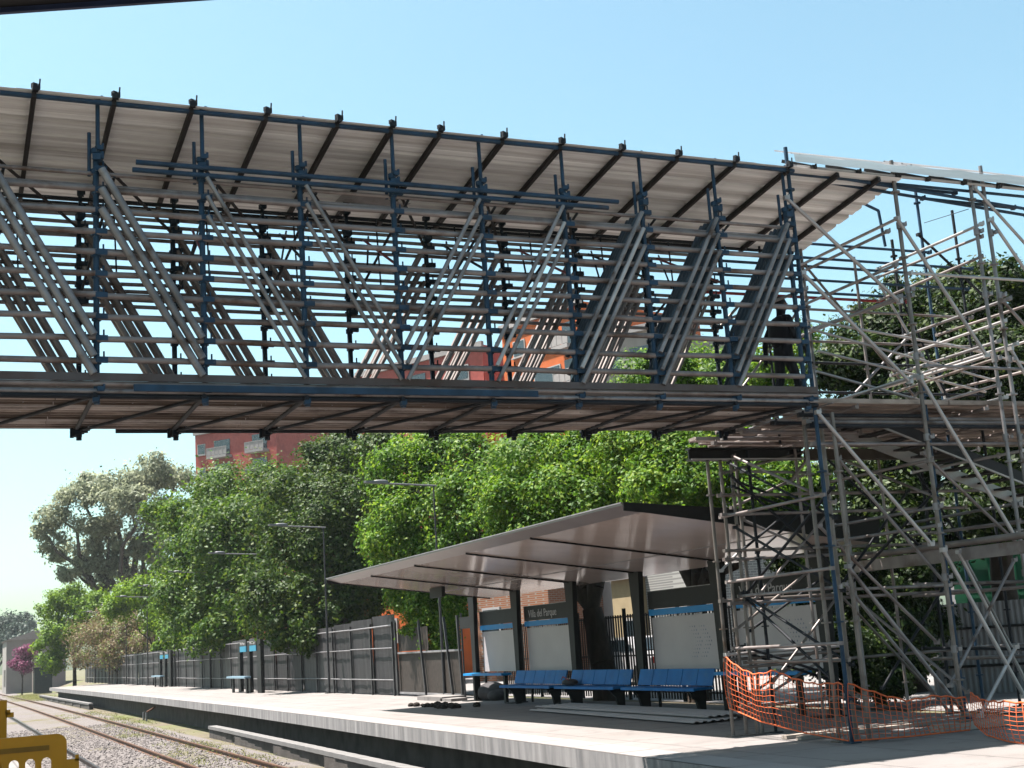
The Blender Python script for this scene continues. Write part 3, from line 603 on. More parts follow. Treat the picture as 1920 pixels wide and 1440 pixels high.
# ================================================================== PLATFORM SHELTER
sh = thing('platform_shelter', 'long platform shelter with a sloping beige canopy and Villa del Parque sign boards', 'shelter', (13.9, 26, 0))
YA, YB = 17.6, 34.85
PY = [35.0, 31.9, 28.5, 25.2, 21.9, 18.6]
p = MB()
prof = [(9.95, 3.452), (12.75, 3.058), (14.35, 2.833), (14.35, 2.863), (12.75, 3.088), (9.95, 3.482)]
p.prism([(x, YA+.02, z) for x, z in prof], (0, YB-YA-.04, 0)); p.build('canopy_soffit', CANOPY, sh)
p = MB(); prof = [(9.55, 3.585), (9.55, 3.56), (9.949, 3.452), (9.949, 3.487), (12.75, 3.093), (14.35, 2.868), (14.42, 3.22), (13.1, 3.34)]
p.prism([(x, YA, z) for x, z in prof], (0, YB-YA, 0)); can = p.build('canopy_roof', CANEDGE, sh)
for Yc, s in ((YA-.03, 1), (YB+.0, 1)):
    p = MB(); pf = [(9.56, 3.60), (9.56, 3.47), (9.95, 3.43), (12.75, 3.035), (14.36, 2.81), (14.43, 3.24), (13.1, 3.36)]
    p.prism([(x, Yc, z) for x, z in pf], (0, .028, 0)); p.build('end_fascia', BLACKM, sh)
p = MB(); p.bar((9.54, YA, 3.595), (9.54, YB, 3.595), .03, .02); p.build('edge_trim', FRAIL, sh)  # pale bar paints the highlight along the canopy's top front edge
for y in PY[1:-1]:
    p = MB()
    for a, b in (((9.9, y, 3.447), (14.0, y, 2.87)),): p.bar(a, b, .035, .04)
    p.build('canopy_rib', BLACKM, sh)
p = MB(); p.tube((12.75, YA+.05, 3.056), (12.75, YB-.05, 3.056), .010, 6); p.build('soffit_shading_line', FRAIL, sh)  # thin pale tube draws the light shading line across the soffit
for y in PY:
    p = MB(); p.prism([(13.8, y-.23, 2.90), (13.8, y+.23, 2.90), (13.8, y+.15, 1.9), (13.8, y+.10, 0), (13.8, y-.10, 0), (13.8, y-.15, 1.9)], (.12, 0, 0))
    p.box((13.7, y, .012), (.5, .4, .024)); p.build('post', BLACKM, sh)
def text(body, loc, size, parent, m=WHITET, name='lettering', al='LEFT'):
    cu = bpy.data.curves.new(name, 'FONT'); cu.body = body; cu.size = size; cu.extrude = .004; cu.align_x = al; cu.materials.append(m)
    o = bpy.data.objects.new(name, cu); COL.objects.link(o); o.parent = parent
    base = Vector(parent.matrix_basis.translation) + (Vector(parent.parent.matrix_basis.translation) if parent.parent else Vector())
    M = Matrix(((0, 0, -1), (-1, 0, 0), (0, 1, 0))).to_4x4(); M.translation = Vector(loc)-base
    bpy.context.view_layer.update(); me = bpy.data.meshes.new_from_object(o.evaluated_get(bpy.context.evaluated_depsgraph_get())); bpy.data.objects.remove(o)
    me.name = name; o = bpy.data.objects.new(name, me); COL.objects.link(o); o.parent = parent; o.matrix_basis = M
    return o
DOTS = mat('grey_dots', (.40, .42, .55), .6)
def bay(y1, y0, txt, dots, marks):
    q = MB(); q.box((14.03, (y0+y1)/2, 1.34), (.04, y1-y0, 1.10))
    if dots:
        cy = (y0+y1)/2-.25
        for k in range(2):
            for i in range(9):
                for j in range(3):
                    zz = 1.05+.075*i; yy = cy-.36*k-.09*j+.06*abs(i-4)-.2; c = Vector((14.006, yy, zz)); r = .013+.004*j
                    q.add([c+Vector((0, r*math.cos(a*1.0472), r*math.sin(a*1.0472))) for a in range(6)], [(0, 1, 2, 3, 4, 5)])
    bd = q.build('board', BOARD, sh); bd.data.materials.append(DOTS)
    for f in bd.data.polygons: f.material_index = 1 if f.index >= 6 else 0
    q = MB(); q.box((14.0, (y0+y1)/2, 2.0), (.09, y1-y0+.04, .13))
    p = MB(); p.box((14.0, (y0+y1)/2, 2.26), (.08, y1-y0+.04, .37)); sg = p.build('sign_panel', BLACKM, sh)
    p = MB(); p.box((13.985, (y0+y1)/2, 2.452), (.05, y1-y0+.04, .014)); p.build('sign_rim', GALV, sh)
    if txt: text('Villa del Parque', (13.955, y1-.28, 2.16), .275, sg)
    if marks:
        y = y1-.35
        for k in range(13):
            w = rnd.uniform(.05, .12); q.box((13.99, y-w/2, 1.905), (.01, w, rnd.uniform(.025, .05))); y -= w+rnd.uniform(.02, .08)
    bb = q.build('blue_band', BLUEB, sh); bb.data.materials.append(WHITET)
    for f in bb.data.polygons: f.material_index = 1 if f.index >= 6 else 0
    for y in (y0-.02, y1+.02): p = MB(); p.box((14.05, y, 1.2), (.05, .05, 2.4)); p.build('board_frame', BLACKM, sh)
bay(34.75, 32.15, False, False, False); bay(31.6, 28.8, True, False, True); bay(24.9, 22.2, False, True, True); bay(21.6, 18.9, True, True, True)
p = MB(); p.box((12.15, 33.2, 3.0), (.10, .95, .26)); hs = p.build('hanging_sign', BLACKM, sh); p = MB(); p.tube((12.15, 32.9, 3.1), (12.15, 32.9, 3.3), .012); p.tube((12.15, 33.5, 3.1), (12.15, 33.5, 3.3), .012); p.build('hanger', BLACKM, hs)
# benches
GB = 'blue benches under the platform shelter'
def bench(y1, y0, label):
    t = thing('bench', label, 'bench', (13.45, (y0+y1)/2, 0), GB); c = (y0+y1)/2; L = y1-y0
    p = MB(); n = int(L/.55)
    for k in range(n): yy = y0+(k+.5)*L/n; p.box((13.42, yy, .46), (.46, L/n-.02, .045))
    p.box((13.2, c, .45), (.03, L, .05)); p.build('seat', BENCH, t)
    p = MB()
    for k in range(n): yy = y0+(k+.5)*L/n; p.bar((13.62, yy, .50), (13.72, yy, .82), L/n-.02, .03)
    p.build('backrest', BENCH, t)
    for yy in (y0+.35, y1-.35):
        p = MB(); p.prism([(13.25, yy-.04, .43), (13.65, yy-.04, .43), (13.62, yy-.04, 0), (13.48, yy-.04, 0), (13.42, yy-.04, .25)], (0, .08, 0)); p.build('leg', BLACKM, t)
    return t
bench(31.75, 28.7, 'blue bench farthest from the tower, under a Villa del Parque board'); bench(28.4, 25.4, 'middle blue bench before the open bay with the tree trunk, a bag on it'); bench(25.05, 22.05, 'blue bench below the grey dotted board, nearest the orange net')
def leaning(y1, y0, label):
    t = thing('leaning_rail', label, 'leaning bench', (13.6, (y0+y1)/2, 0), 'high leaning benches'); p = MB(); p.box((13.6, (y0+y1)/2, .74), (.3, y1-y0, .06)); p.build('seat', BLUEB, t)
    for y in (y0+.3, y1-.3): p = MB(); p.box((13.68, y, .36), (.08, .12, .72)); p.build('leg', BLACKM, t)
leaning(35.0, 32.2, 'narrow bright blue high bench at the far end of the shelter'); leaning(21.7, 19.0, 'narrow blue high bench behind the scaffold legs and net')
t = thing('backpack', 'small dark backpack lying on the middle blue bench', 'backpack', (13.4, 28.0, .485)); p = MB(); p.ell((13.42, 28.0, .56), (.15, .34, .085), 10, 7); p.build('bag_body', SACK, t); p = MB(); p.path([(13.3, 28.2, .62), (13.25, 28.0, .70), (13.3, 27.8, .62)], .012, 6); p.build('strap', REDP, t)
t = thing('sack', 'round grey sack slumped on the platform at the far end of the benches', 'sack', (14.2, 34.6, 0)); p = MB(); p.ell((14.15, 34.6, .2), (.38, .75, .3), 12, 8); p.ell((14.1, 34.1, .14), (.3, .4, .18), 10, 7); p.build('sack_body', SACK, t)
p = MB()
for k in range(60): x = rnd.gauss(12.0, .16); y = rnd.gauss(33.0, .9); s = rnd.uniform(.05, .12); p.ell((x, y, s*.4), (s, s*1.1, s*.7), 6, 4)
tag(p.build('soil_heap', SOIL), 'small heap of dark soil clods at the edge of the canopy shadow', 'soil heap')
# corrugated sheets on the ground
for k, (dx, dy, dz, lab) in enumerate(((0, 0, .03, 'lowest long corrugated sheet lying on the shaded platform before the benches'), (.5, .35, .075, 'long corrugated sheet on top of the pile before the benches'))):
    t = MB(); y0, y1 = 19.75+dy, 27.7+dy; n = 24; A = []; B = []
    for i in range(n+1): z = dz+(.02 if i % 4 in (1, 2) else 0); A.append((11.75+dx+1.0*i/n, y0, z)); B.append((12.2+dx*.6+1.0*i/n, y1, z))
    t.strip(A, B); t.strip([Vector(q)+Vector((0, 0, -.006)) for q in B], [Vector(q)+Vector((0, 0, -.006)) for q in A]); tag(t.build('corrugated_sheet', WHSHEET), lab, 'corrugated sheet', 'corrugated sheets lying on the platform')
# sign post + slab near the gate
t = thing('sign_post', 'thin dark post with a small dark sign beside the far end of the shelter', 'sign post', (14.1, 36.6, 0))
p = MB(); p.tube((14.1, 36.6, 0), (14.1, 36.6, 2.5), .03); p.build('post', FPOST, t); p = MB(); p.box((14.08, 36.1, 2.2), (.04, 1.1, .34)); p.build('sign_panel', BLACKM, t)
t = MB(); t.box((13.6, 37.4, .06), (.7, 2.2, .12)); t.box((13.5, 36.0, .04), (.5, .9, .08)); tag(t.build('concrete_base', CONC), 'low pale concrete slab at the foot of the sign post', 'concrete slab')

# ================================================================== STREET LAMPS
def lamp():
    t = thing('street_lamp', '', 'street lamp', (0, 0, 0), 'street lamps along the platform'); p = MB(); p.tube((0, 0, 0), (0, 0, 3.2), .05, 10, .04); p.tube((0, 0, 3.2), (0, 0, 6.6), .036, 10, .025); p.box((0, 0, .015), (.3, .3, .03)); p.build('pole', FPOST, t)
    p = MB(); p.tube((.1, 0, 6.58), (-1.7, 0, 6.68), .03, 8); p.build('arm', LAMPG, t)
    p = MB(); p.prism([(-1.55, -.13, 6.66), (-2.25, -.10, 6.70), (-2.3, 0, 6.70), (-2.25, .10, 6.70), (-1.55, .13, 6.66)], (0, 0, .07)); p.ell((-1.75, 0, 6.74), (.28, .11, .06), 10, 6); p.build('lamp_head', LAMPG, t)
    return t
LL = ['nearest street lamp, its arm crossing the bright tree above the canopy', 'street lamp with its pole in front of the grey fence and dark trees', 'third street lamp, half lost in the dark foliage beside a small shelter', 'street lamp just left of the paired sign columns', 'street lamp standing at the right edge of the brown vine hedge', 'street lamp in the middle of the brown vine hedge', 'street lamp at the left part of the brown vine hedge', 'street lamp before the lime green tree', 'farthest street lamp near the end of the platform']
L0 = lamp(); L0.location = (14.15, 38.5, 0); L0['label'] = LL[0]
for k in range(1, 9): c = copy_tree(L0); c.location = (14.0 if k else 14.15, 38.5+12.8*k, 0); c['label'] = LL[k]; c.rotation_euler = (0, 0, R(rnd.uniform(-3, 3)))

# ================================================================== FENCES
fe = thing('fence', 'tall grey sheet fence with steel posts and pale rails along the platform', 'fence', (14.2, 90, 0))
FL = mat('lit_fence_sheet', (.09, .087, .092), .6, .1, .2, 2, .3, 9)  # paler copy of the fence sheet, light put into the colour of lit panels
y = 43.2; k = 0
while y < 150:
    L = 2.55 if y < 70 else 2.9; sx = rnd.uniform(-.02, .02); top = rnd.uniform(2.3, 2.5) if k > 4 else 2.75-.06*k
    p = MB(); A = []; B = []
    for i in range(9): yy = y+L*i/8; w = .012*math.sin(i*2.1+k)+.008*(i % 2); yy = y-.05+(L+.1)*i/8; A.append((14.16+w+sx, yy, .04)); B.append((14.16-w+sx, yy, top))
    p.strip(A, B); p.build('panel', FL if (k % 7 in (3, 4) or k > 20 and k % 2) else FENCEM, fe)
    p = MB(); p.box((14.08, y, 1.25), (.07, .07, 2.5)); p.build('post', FPOST, fe); y += L; k += 1
for z, r in ((2.36, .03), (1.62, .022), (.55, .022)):
    p = MB(); yy = 43.2
    while yy < 150: p.tube((14.06, yy, z+rnd.uniform(-.02, .02)), (14.06, min(150, yy+5.1), z+rnd.uniform(-.02, .02)), r, 6); yy += 5.1
    p.build('rail', FRAIL, fe)
ga = thing('gate', 'brown mesh gate with leaning steel posts between grey fence and shelter', 'gate', (14.2, 40, 0))
p = MB(); p.box((14.2, 40.0, .78), (.02, 6.0, 1.3)); p.box((14.2, 41.4, 1.85), (.02, 3.0, .75)); p.build('panel', FENCED, ga)
for z, x in ((1.42, 14.14), (.1, 14.14)): p = MB(); p.box((x, 39.9, z), (.05, 6.2, .06)); p.build('rail', FRAIL, ga)
for yy, ly in ((42.9, .05), (40.4, .35), (38.0, .4), (36.9, .1)): p = MB(); p.bar((14.1, yy-ly, .02), (14.1, yy+ly*.3, 2.45), .07, .07); p.build('post', FPOST, ga)
# picket fence behind the shelter
pf = thing('picket_fence', 'dark steel picket fence standing behind the shelter', 'fence', (15.35, 25, 0))
for k in range(5):
    y0 = 36.4-2.6*k; p = MB()
    for i in range(20): p.box((15.35, y0-.13*i, 1.05), (.03, .034, 2.0))
    p.build('picket_panel', BLACKM, pf); p = MB(); p.box((15.35, y0+.06, 1.1), (.07, .07, 2.2)); p.build('post', BLACKM, pf)
for z in (.2, 1.05, 2.0): p = MB(); p.box((15.40, 30.0, z), (.03, 13.0, .04)); p.build('rail', BLACKM, pf)

# small roadside style sign shelters farther down the platform
def small_shelter(yc, x, label, s):
    t = thing('sign_shelter', label, 'sign shelter', (x, yc, 0), 'small sign shelters down the platform')
    for q in (-1, 0, 1): p = MB(); p.box((x+.1, yc+s*q*1.9, 1.15 if q > -1 else 1.2), (.16, .5 if q > -1 else .8, 2.3 if q > -1 else 2.4)); p.build('column', BLACKM, t)
    for q in (-.5, .5):
        p = MB(); p.box((x+.02, yc+s*q*1.9, 2.0), (.06, 1.4, .26)); p.build('blue_band', mat('cyan_sign_band', (.03, .42, .68), .4, 0, .05, 3), t)
        p = MB(); p.box((x+.02, yc+s*q*1.9, 2.29), (.06, 1.4, .3)); sg = p.build('sign_panel', FPOST, t); text('Villa del Parque', (x-.015, yc+s*q*1.9+.58, 2.2), .165, sg)
    p = MB(); p.box((x-.35, yc+.6, .72), (.3, 4.2, .09)); p.build('seat', PALEB, t)
    for q in (-1.2, 1.9): p = MB(); p.box((x-.33, yc+q, .34), (.08, .3, .68)); p.build('leg', BLACKM, t)
small_shelter(61.5, 12.95, 'dark sign columns with blue bands and a pale bench, nearer pair', 1.15); small_shelter(93, 14.0-.2, 'dark sign columns with blue bands and a pale bench, farther pair by the vine hedge', 1.2)

# ================================================================== ORANGE SAFETY NETS
def net(label, rows, n_per, sag=.1):
    """rows: list of (x, y, ztop, zbot)"""
    p = MB(); pts = []
    for (a, b) in zip(rows, rows[1:]):
        L = math.hypot(b[0]-a[0], b[1]-a[1]); n = max(2, int(L/n_per))
        for i in range(n): t = i/n; pts.append([a[j]+(b[j]-a[j])*t for j in range(4)])
    pts.append(list(rows[-1]))
    for i, q in enumerate(pts): q[2] -= sag*abs(math.sin(i*.21)); q[2] += .012*math.sin(i*1.9); q.append(.05*math.sin(i*.35)); q.append(.07*math.sin(i*.5+1))
    m = 9
    def P(i, j): q = pts[i]; t = j/m; b = .14*math.sin(t*math.pi); return Vector((q[0]+q[4]*b*3-b*.5, q[1]+q[5]*b*3-b*.5, q[3]+(q[2]-q[3])*t))
    for i in range(len(pts)):
        for j in range(m): p.tube(P(i, j), P(i, j+1), .0055, 4, cap=False)
    for j in range(m+1):
        r = .007 if j in (0, m) else .0035
        for i in range(len(pts)-1): p.tube(P(i, j), P(i+1, j), r*(1.6 if j in (0, m) else 1), 4, cap=False)
    return tag(p.build('safety_net', ORANGE), label, 'safety net', 'orange plastic nets round the scaffold legs')
net('sagging orange safety net strung between the two left scaffold leg clusters', [(10.78, 17.05, 1.18, .42), (10.75, 16.2, 1.0, .25), (10.8, 15.2, .92, .12), (10.85, 14.35, .78, .05)], .085)
net('slack orange net lying in shade between near leg cluster and right legs', [(10.9, 14.3, .78, .05), (11.7, 14.15, .55, .04), (12.75, 14.2, .5, .03)], .085, .05)
net('sunlit orange net spread low at the right beside the timber board', [(12.8, 14.15, .52, .10), (12.3, 13.4, .50, .03), (11.9, 12.6, .50, .02), (11.6, 11.2, .52, .02)], .12, .03)

# ================================================================== YELLOW BARRIERS
def barrier(label, x1, y, w, zt, zb, rise):
    t = thing('plastic_barrier', label, 'plastic barrier', (x1-w/2, y, zb), 'yellow plastic barriers')
    ou = []; r = .1
    for k in range(7): a = math.pi/2*k/6; ou.append((x1-r+r*math.sin(a), zt-r+r*math.cos(a)))
    ou = [(x1-w, zt+rise)]+ou
    n = max(1, int((w-.15)/.155)); zs = zt-.225
    p = MB(); th = .05
    p.prism([(x, y-th/2, z) for x, z in ou+[(x1, zs), (x1-w, zs)]], (0, th, 0))          # top board
    p.box((x1-.075, y, (zs+zb+.1)/2), (.15, th, zs-zb-.1)); 
    for k in range(1, n+1): p.box((x1-.15-.155*k+.03, y, (zs+zb+.2)/2), (.06, th*.96, zs-zb-.2))
    for k in range(0, n+1):                                                             # arched slot heads
        xa = x1-.15-.155*k; 
        for s in (0, 1):
            c = [(xa-(.095 if s else 0), y-th*.48, zs+.001)]; 
            for i in range(5): a = math.pi/2*i/4; c.append(((xa-.0475)+(.0475*math.cos(a))*(-1 if s else 1), y-th*.48, zs-.0475+.0475*math.sin(a)))
            p.prism(c, (0, th*.96, 0))
    p.box((x1-w/2, y, zb+.12), (w, th, .24)); p.build('panel', YELLOW, t)
    p = MB(); p.box((x1+.05, y, zs-.12), (.14, .06, .16)); p.box((x1+.10, y, zs-.03), (.035, .06, .06)); p.build('hook', YELLOW, t)
    p = MB(); p.bar((x1-.17, y-.027, zt-.13), (x1-w, y-.027, zt-.13+rise), .01, .05); p.build('groove', mat('dark_yellow_groove', (.40, .19, .01), .5), t)
    for xx in (x1-.3, x1-w+.3): p = MB(); p.box((xx, y, zb+.02), (.1, .5, .05)); p.build('foot', TYRE, t)
    return t
barrier('yellow plastic barrier with arched slots at the near platform edge', 1.16, 14.5, 2.0, 1.0, 0, -.0)
t = thing('plastic_barrier', 'yellow barrier post standing up behind the slotted yellow barrier', 'plastic barrier', (.42, 14.9, 0), 'yellow plastic barriers')
c = atd(-6, 1345, 13.9); p = MB(); p.box((c.x-.02, c.y, .68), (.24, .06, 1.36)); p.build('panel', YELLOW, t); p = MB(); p.box((c.x+.13, c.y, 1.20), (.08, .06, .05)); p.box((c.x+.11, c.y, 1.23), (.05, .06, .05)); p.build('hook', YELLOW, t); p = MB(); p.box((c.x-.02, c.y, .02), (.3, .4, .05)); p.build('foot', TYRE, t)
# near platform canopy: its edge just enters the frame
t = thing('platform_canopy', 'dark edge of the canopy above the photographer', 'canopy', (-.8, 3.4, 0))
a = aty(0, 14, 5.0); b = aty(270, -4, 5.0); d = (b-a)/(b.x-a.x); L = a-d*4.0; Rr = a+d*2.2; p = MB()
p.prism([(L.x, 5.0, L.z), (Rr.x, 5.0, Rr.z), (Rr.x, 5.0, Rr.z+.14), (L.x, 5.0, L.z+.14)], (0, -3.4, 0)); p.build('canopy_roof', BLACKM, t)
p = MB(); p.bar((L.x, 5.012, L.z-.005), (Rr.x, 5.012, Rr.z-.005), .02, .03); p.build('edge_trim', mat('navy_trim', (.03, .05, .12), .5), t)
for yy in (2.2, 4.2): p = MB(); p.box((-3.2, yy, (L.z+.3)/2), (.2, .2, L.z+.3)); p.build('post', BLACKM, t)

# ================================================================== BUILDINGS
def along(px, D, z=-.06): c = atd(px, 1150, D); return Vector((c.x, c.y, z))
def facade(t, A, B, z0, z1, depth, wallm, name='wall'):
    d = (B-A); d.z = 0; L = d.length; d.normalize(); nrm = Vector((d.y, -d.x, 0)); p = MB()
    p.prism([(A.x, A.y, z0), (B.x, B.y, z0), (B.x-nrm.x*depth, B.y-nrm.y*depth, z0), (A.x-nrm.x*depth, A.y-nrm.y*depth, z0)], (0, 0, z1-z0)); p.build(name, wallm, t)
    return d, nrm, L
def wbox(t, name, A, d, nrm, s, z, w, h, out, th, m, par=None):
    c = A+d*s+nrm*out; p = MB(); p.box((c.x, c.y, z), (w, th, h), ax=Matrix((d, nrm, Vector((0, 0, 1)))).transposed()); return p.build(name, m, par or t)
def apartments(label, pxa, Da, pxb, Db, ztop, wallm, cols, zlow, storey, t=None):
    A = along(pxa, Da); B = along(pxb, Db); t = thing('apartment_building', label, 'apartment building', tuple((A+B)/2)) if t is None else t
    d, nrm, L = facade(t, A, B, -.06, ztop, 14, wallm); k = 0
    wbox(t, 'parapet', A, d, nrm, L/2, ztop+.02, L+.3, .5, .1, .35, GREYW)
    z = ztop-2.2
    while z > zlow:
        for (f, w, kind) in cols:
            s = f*L
            if kind == 'w':
                fr = wbox(t, 'window', A, d, nrm, s, z, w, 1.4, .02, .12, WHITEW); wbox(t, 'pane', A, d, nrm, s, z, w-.24, 1.2, .09, .03, GLASS, fr); wbox(t, 'sill', A, d, nrm, s, z-.78, w+.2, .1, .1, .25, WHITEW, fr)
            else:
                wbox(t, 'balcony_door', A, d, nrm, s, z-.2, w*.8, 2.1, .02, .1, GLASS)
                sl = wbox(t, 'balcony', A, d, nrm, s, z-1.42, w, .34, .6, 1.3, GREYW)
                p = MB(); M = Matrix((d, nrm, Vector((0, 0, 1)))).transposed()
                for i in range(int(w/.6)+1): c = A+d*(s-w/2+i*w/int(w/.6))+nrm*1.2; p.box((c.x, c.y, z-.75), (.09, .06, 1.0), ax=M)
                c = A+d*s+nrm*1.2; p.box((c.x, c.y, z-.25), (w, .08, .09), ax=M); p.box((c.x, c.y, z-.75), (w, .02, .9), ax=M); p.build('railing', WHITEW if False else GREYW, sl)
        z -= storey
    return t
za = atd(372, 835, 165).z
apartments('red brick apartment block with grey balconies above the trees on the left', 372, 165, 528, 159, za+2.2, REDBR, [(.08, 1.3, 'w'), (.34, 3.2, 'b'), (.80, 2.9, 'b')], 12, 3.1)
z2 = atd(800, 668, 120).z
t2 = apartments('wide red apartment block glimpsed through the bridge lattice', 690, 122, 935, 112, z2, REDBR, [(.2, 2.4, 'w'), (.5, 2.4, 'b'), (.82, 2.4, 'w')], 14, 3.0)
A = along(982, 108); z3 = atd(1030, 575, 106).z
apartments('orange and red block with wide windows behind the right half of the bridge', 975, 108, 1135, 100, z3, ORBR, [(.22, 1.6, 'w'), (.55, 3.4, 'w'), (.84, 2.0, 'b')], 12, 3.1)
z4 = atd(1180, 610, 96).z
apartments('cream block with a pale upper storey behind the bridge', 1130, 96, 1300, 92, z4, CREAM, [(.3, 2.4, 'w'), (.7, 2.6, 'b')], 12, 3.1)
def house(label, pxa, Da, pxb, Db, z1, m, cols=(), depth=7, roofm=None):
    A = along(pxa, Da); B = along(pxb, Db); t = thing('house', label, 'house', tuple((A+B)/2)); d, nrm, L = facade(t, A, B, -.06, z1, depth, m)
    p = MB(); c = (A+B)/2-nrm*depth/2; p.box((c.x, c.y, z1+.08), (L+.4, depth+.4, .16), ax=Matrix((d, nrm, Vector((0, 0, 1)))).transposed()); p.build('roof', roofm or GREYW, t)
    for f, w, z, h in cols:
        fr = wbox(t, 'window', A, d, nrm, f*L, z, w, h, .02, .12, WHITEW); wbox(t, 'pane', A, d, nrm, f*L, z, w-.2, h-.2, .09, .03, GLASS, fr)
    return t
house('orange brick house behind the far end of the shelter', 880, 56, 1030, 52, 5.2, brick('orange_brick', (.55, .20, .09), (.45, .15, .07), (.5, .42, .36)), [(.3, 1.2, 2.4, 1.2)])
house('orange rendered house wall behind the tree trunk by the grey fence', 640, 66, 790, 62, 4.6, ORBR, [(.6, 1.4, 2.4, 1.2)])
house('white walled house seen through the open bay of the shelter', 1040, 58, 1180, 52, 6.2, WHITEW, [(.3, 1.5, 4.4, 1.2)])
house('low beige house beside the white walled one behind the shelter', 1150, 48, 1205, 46, 3.5, mat('beige_render', (.58, .47, .28), .85, 0, .1, 2), [(.6, 1.0, 1.6, 1.0)])
house('grey brick house behind the dotted shelter board', 1215, 46, 1350, 42, 4.9, brick('grey_brick', (.40, .38, .37), (.30, .29, .29), (.62, .6, .58)), [])
house('white house showing between dark trees at the right edge', 1780, 46, 1990, 44, 6.0, WHITEW, [(.5, 1.6, 2.0, 1.3)])
t = thing('site_hut', 'green painted panel hut behind the right scaffold legs', 'hut', tuple(along(1860, 30)))
A = along(1795, 30.5); B = along(1990, 29.5); d, nrm, L = facade(t, A, B, -.06, 3.15, 2.4, GREENP)
for k in range(7): wbox(t, 'rib', A, d, nrm, .3+k*.55, 1.5, .06, 3.0, .03, .06, mat('dark_green_rib', (.015, .09, .045), .6) if k == 0 else RIB); RIB = t.children[-1].data.materials[0]
for z in (1.2, 1.9, 2.9): wbox(t, 'rail', A, d, nrm, L/2, z, L, .08, .06, .05, RIB)
t = thing('corrugated_fence', 'pale grey corrugated fence behind the right scaffold legs', 'fence', tuple(along(1830, 26)))
A = along(1735, 26.5); B = along(1990, 25.5); d = B-A; p = MB(); a = []; b = []
for k in range(97): q = A+d*(k/96)+Vector((d.y, -d.x, 0)).normalized()*(.02 if k % 4 in (1, 2) else 0); a.append((q.x, q.y, -.05)); b.append((q.x, q.y, 1.75))
p.strip(a, b); p.build('panel', mat('pale_grey_corrugated', (.42, .43, .44), .5, .2, .2, 1.5), t)
for z in (.5, 1.25): p = MB(); n2 = Vector((d.y, -d.x, 0)).normalized()*.06; p.bar(Vector((A.x, A.y, z))+n2, Vector((B.x, B.y, z))+n2, .05, .05); p.build('rail', BLACKM, t)
# small house, gate post and bin at the far left
t = thing('house', 'small pale house beyond the end of the platform at far left', 'house', tuple(atz(35, 1300, -1.15)))
b = Vector(t.location); p = MB(); zt = atd(30, 1200, 172).z
p.box((b.x+2.2, b.y+7, (zt-1.2)/2), (7.5, 13, zt+1.2)); p.build('wall', mat('pale_house_wall', (.52, .50, .47), .85, 0, .1, .5), t); p = MB(); p.prism([(b.x-1.8, b.y+.3, zt), (b.x+6.2, b.y+.3, zt), (b.x+6.2, b.y+.3, zt+.7), (b.x+2, b.y+.3, zt+1.1)], (0, 13.5, 0)); p.build('roof', GREYW, t)
for dx in (.2, 3.4): p = MB(); p.box((b.x-1.57, b.y+3+dx, .9), (.06, 1.1, 2.2)); p.build('door', FPOST, t)
c = atz(59, 1297, -1.15); p = MB(); p.box((c.x, c.y-10, .9), (.9, .9, 4.0)); p.box((c.x, c.y-10, 2.98), (1.15, 1.15, .18)); tag(p.build('gate_post', CREAM), 'pale stone gate post beside the purple bush', 'gate post')
t = thing('waste_container', 'dark container standing at the end of the platform', 'container', tuple(atz(76, 1300, -1.15)))
b = Vector(t.location); p = MB(); p.box((b.x, b.y-4, .4), (2.0, 2.2, 3.0)); p.build('container_body', mat('dark_teal_container', (.03, .05, .055), .6), t); p = MB(); p.box((b.x, b.y-4, 1.95), (2.15, 2.35, .12)); p.build('lid', BLACKM, t)
# parked car behind the picket fence
t = thing('parked_car', 'white car with red tail lamps parked beyond the picket fence', 'car', (20.6, 37.5, 0), None)
def carpt(u, v, w): return Vector((20.6+u, 37.5+v, w-.045))
p = MB(); side = [(-2.1, .35), (-2.1, .85), (-1.9, 1.0), (-1.25, 1.05), (-.6, 1.5), (.9, 1.5), (1.6, 1.05), (2.0, .95), (2.1, .4)]
p.prism([carpt(-.85, v, w) for v, w in side], (1.7, 0, 0)); p.build('body', CARW, t)
p = MB(); p.prism([carpt(-.865, v, w) for v, w in ((-1.1, 1.06), (-.58, 1.42), (.85, 1.42), (1.4, 1.06))], (1.73, 0, 0)); p.build('side_window', GLASS, t)
p = MB(); p.add([carpt(-.7, -1.27, 1.08), carpt(.7, -1.27, 1.08), carpt(.6, -.64, 1.47), carpt(-.6, -.64, 1.47)], [(0, 1, 2, 3)]); p.build('rear_window', GLASS, t)
for s in (-1, 1): p = MB(); p.box(carpt(.6*s, -2.11, .78), (.42, .05, .2)); p.build('tail_lamp', REDL, t)
p = MB(); p.box(carpt(0, -2.14, .48), (1.66, .12, .2)); p.build('bumper', GREYW, t)
for u in (-.8, .8):
    for v in (-1.3, 1.3): p = MB(); p.tube(carpt(u-.1, v, .32), carpt(u+.1, v, .32), .32, 16); p.build('wheel', TYRE, t)

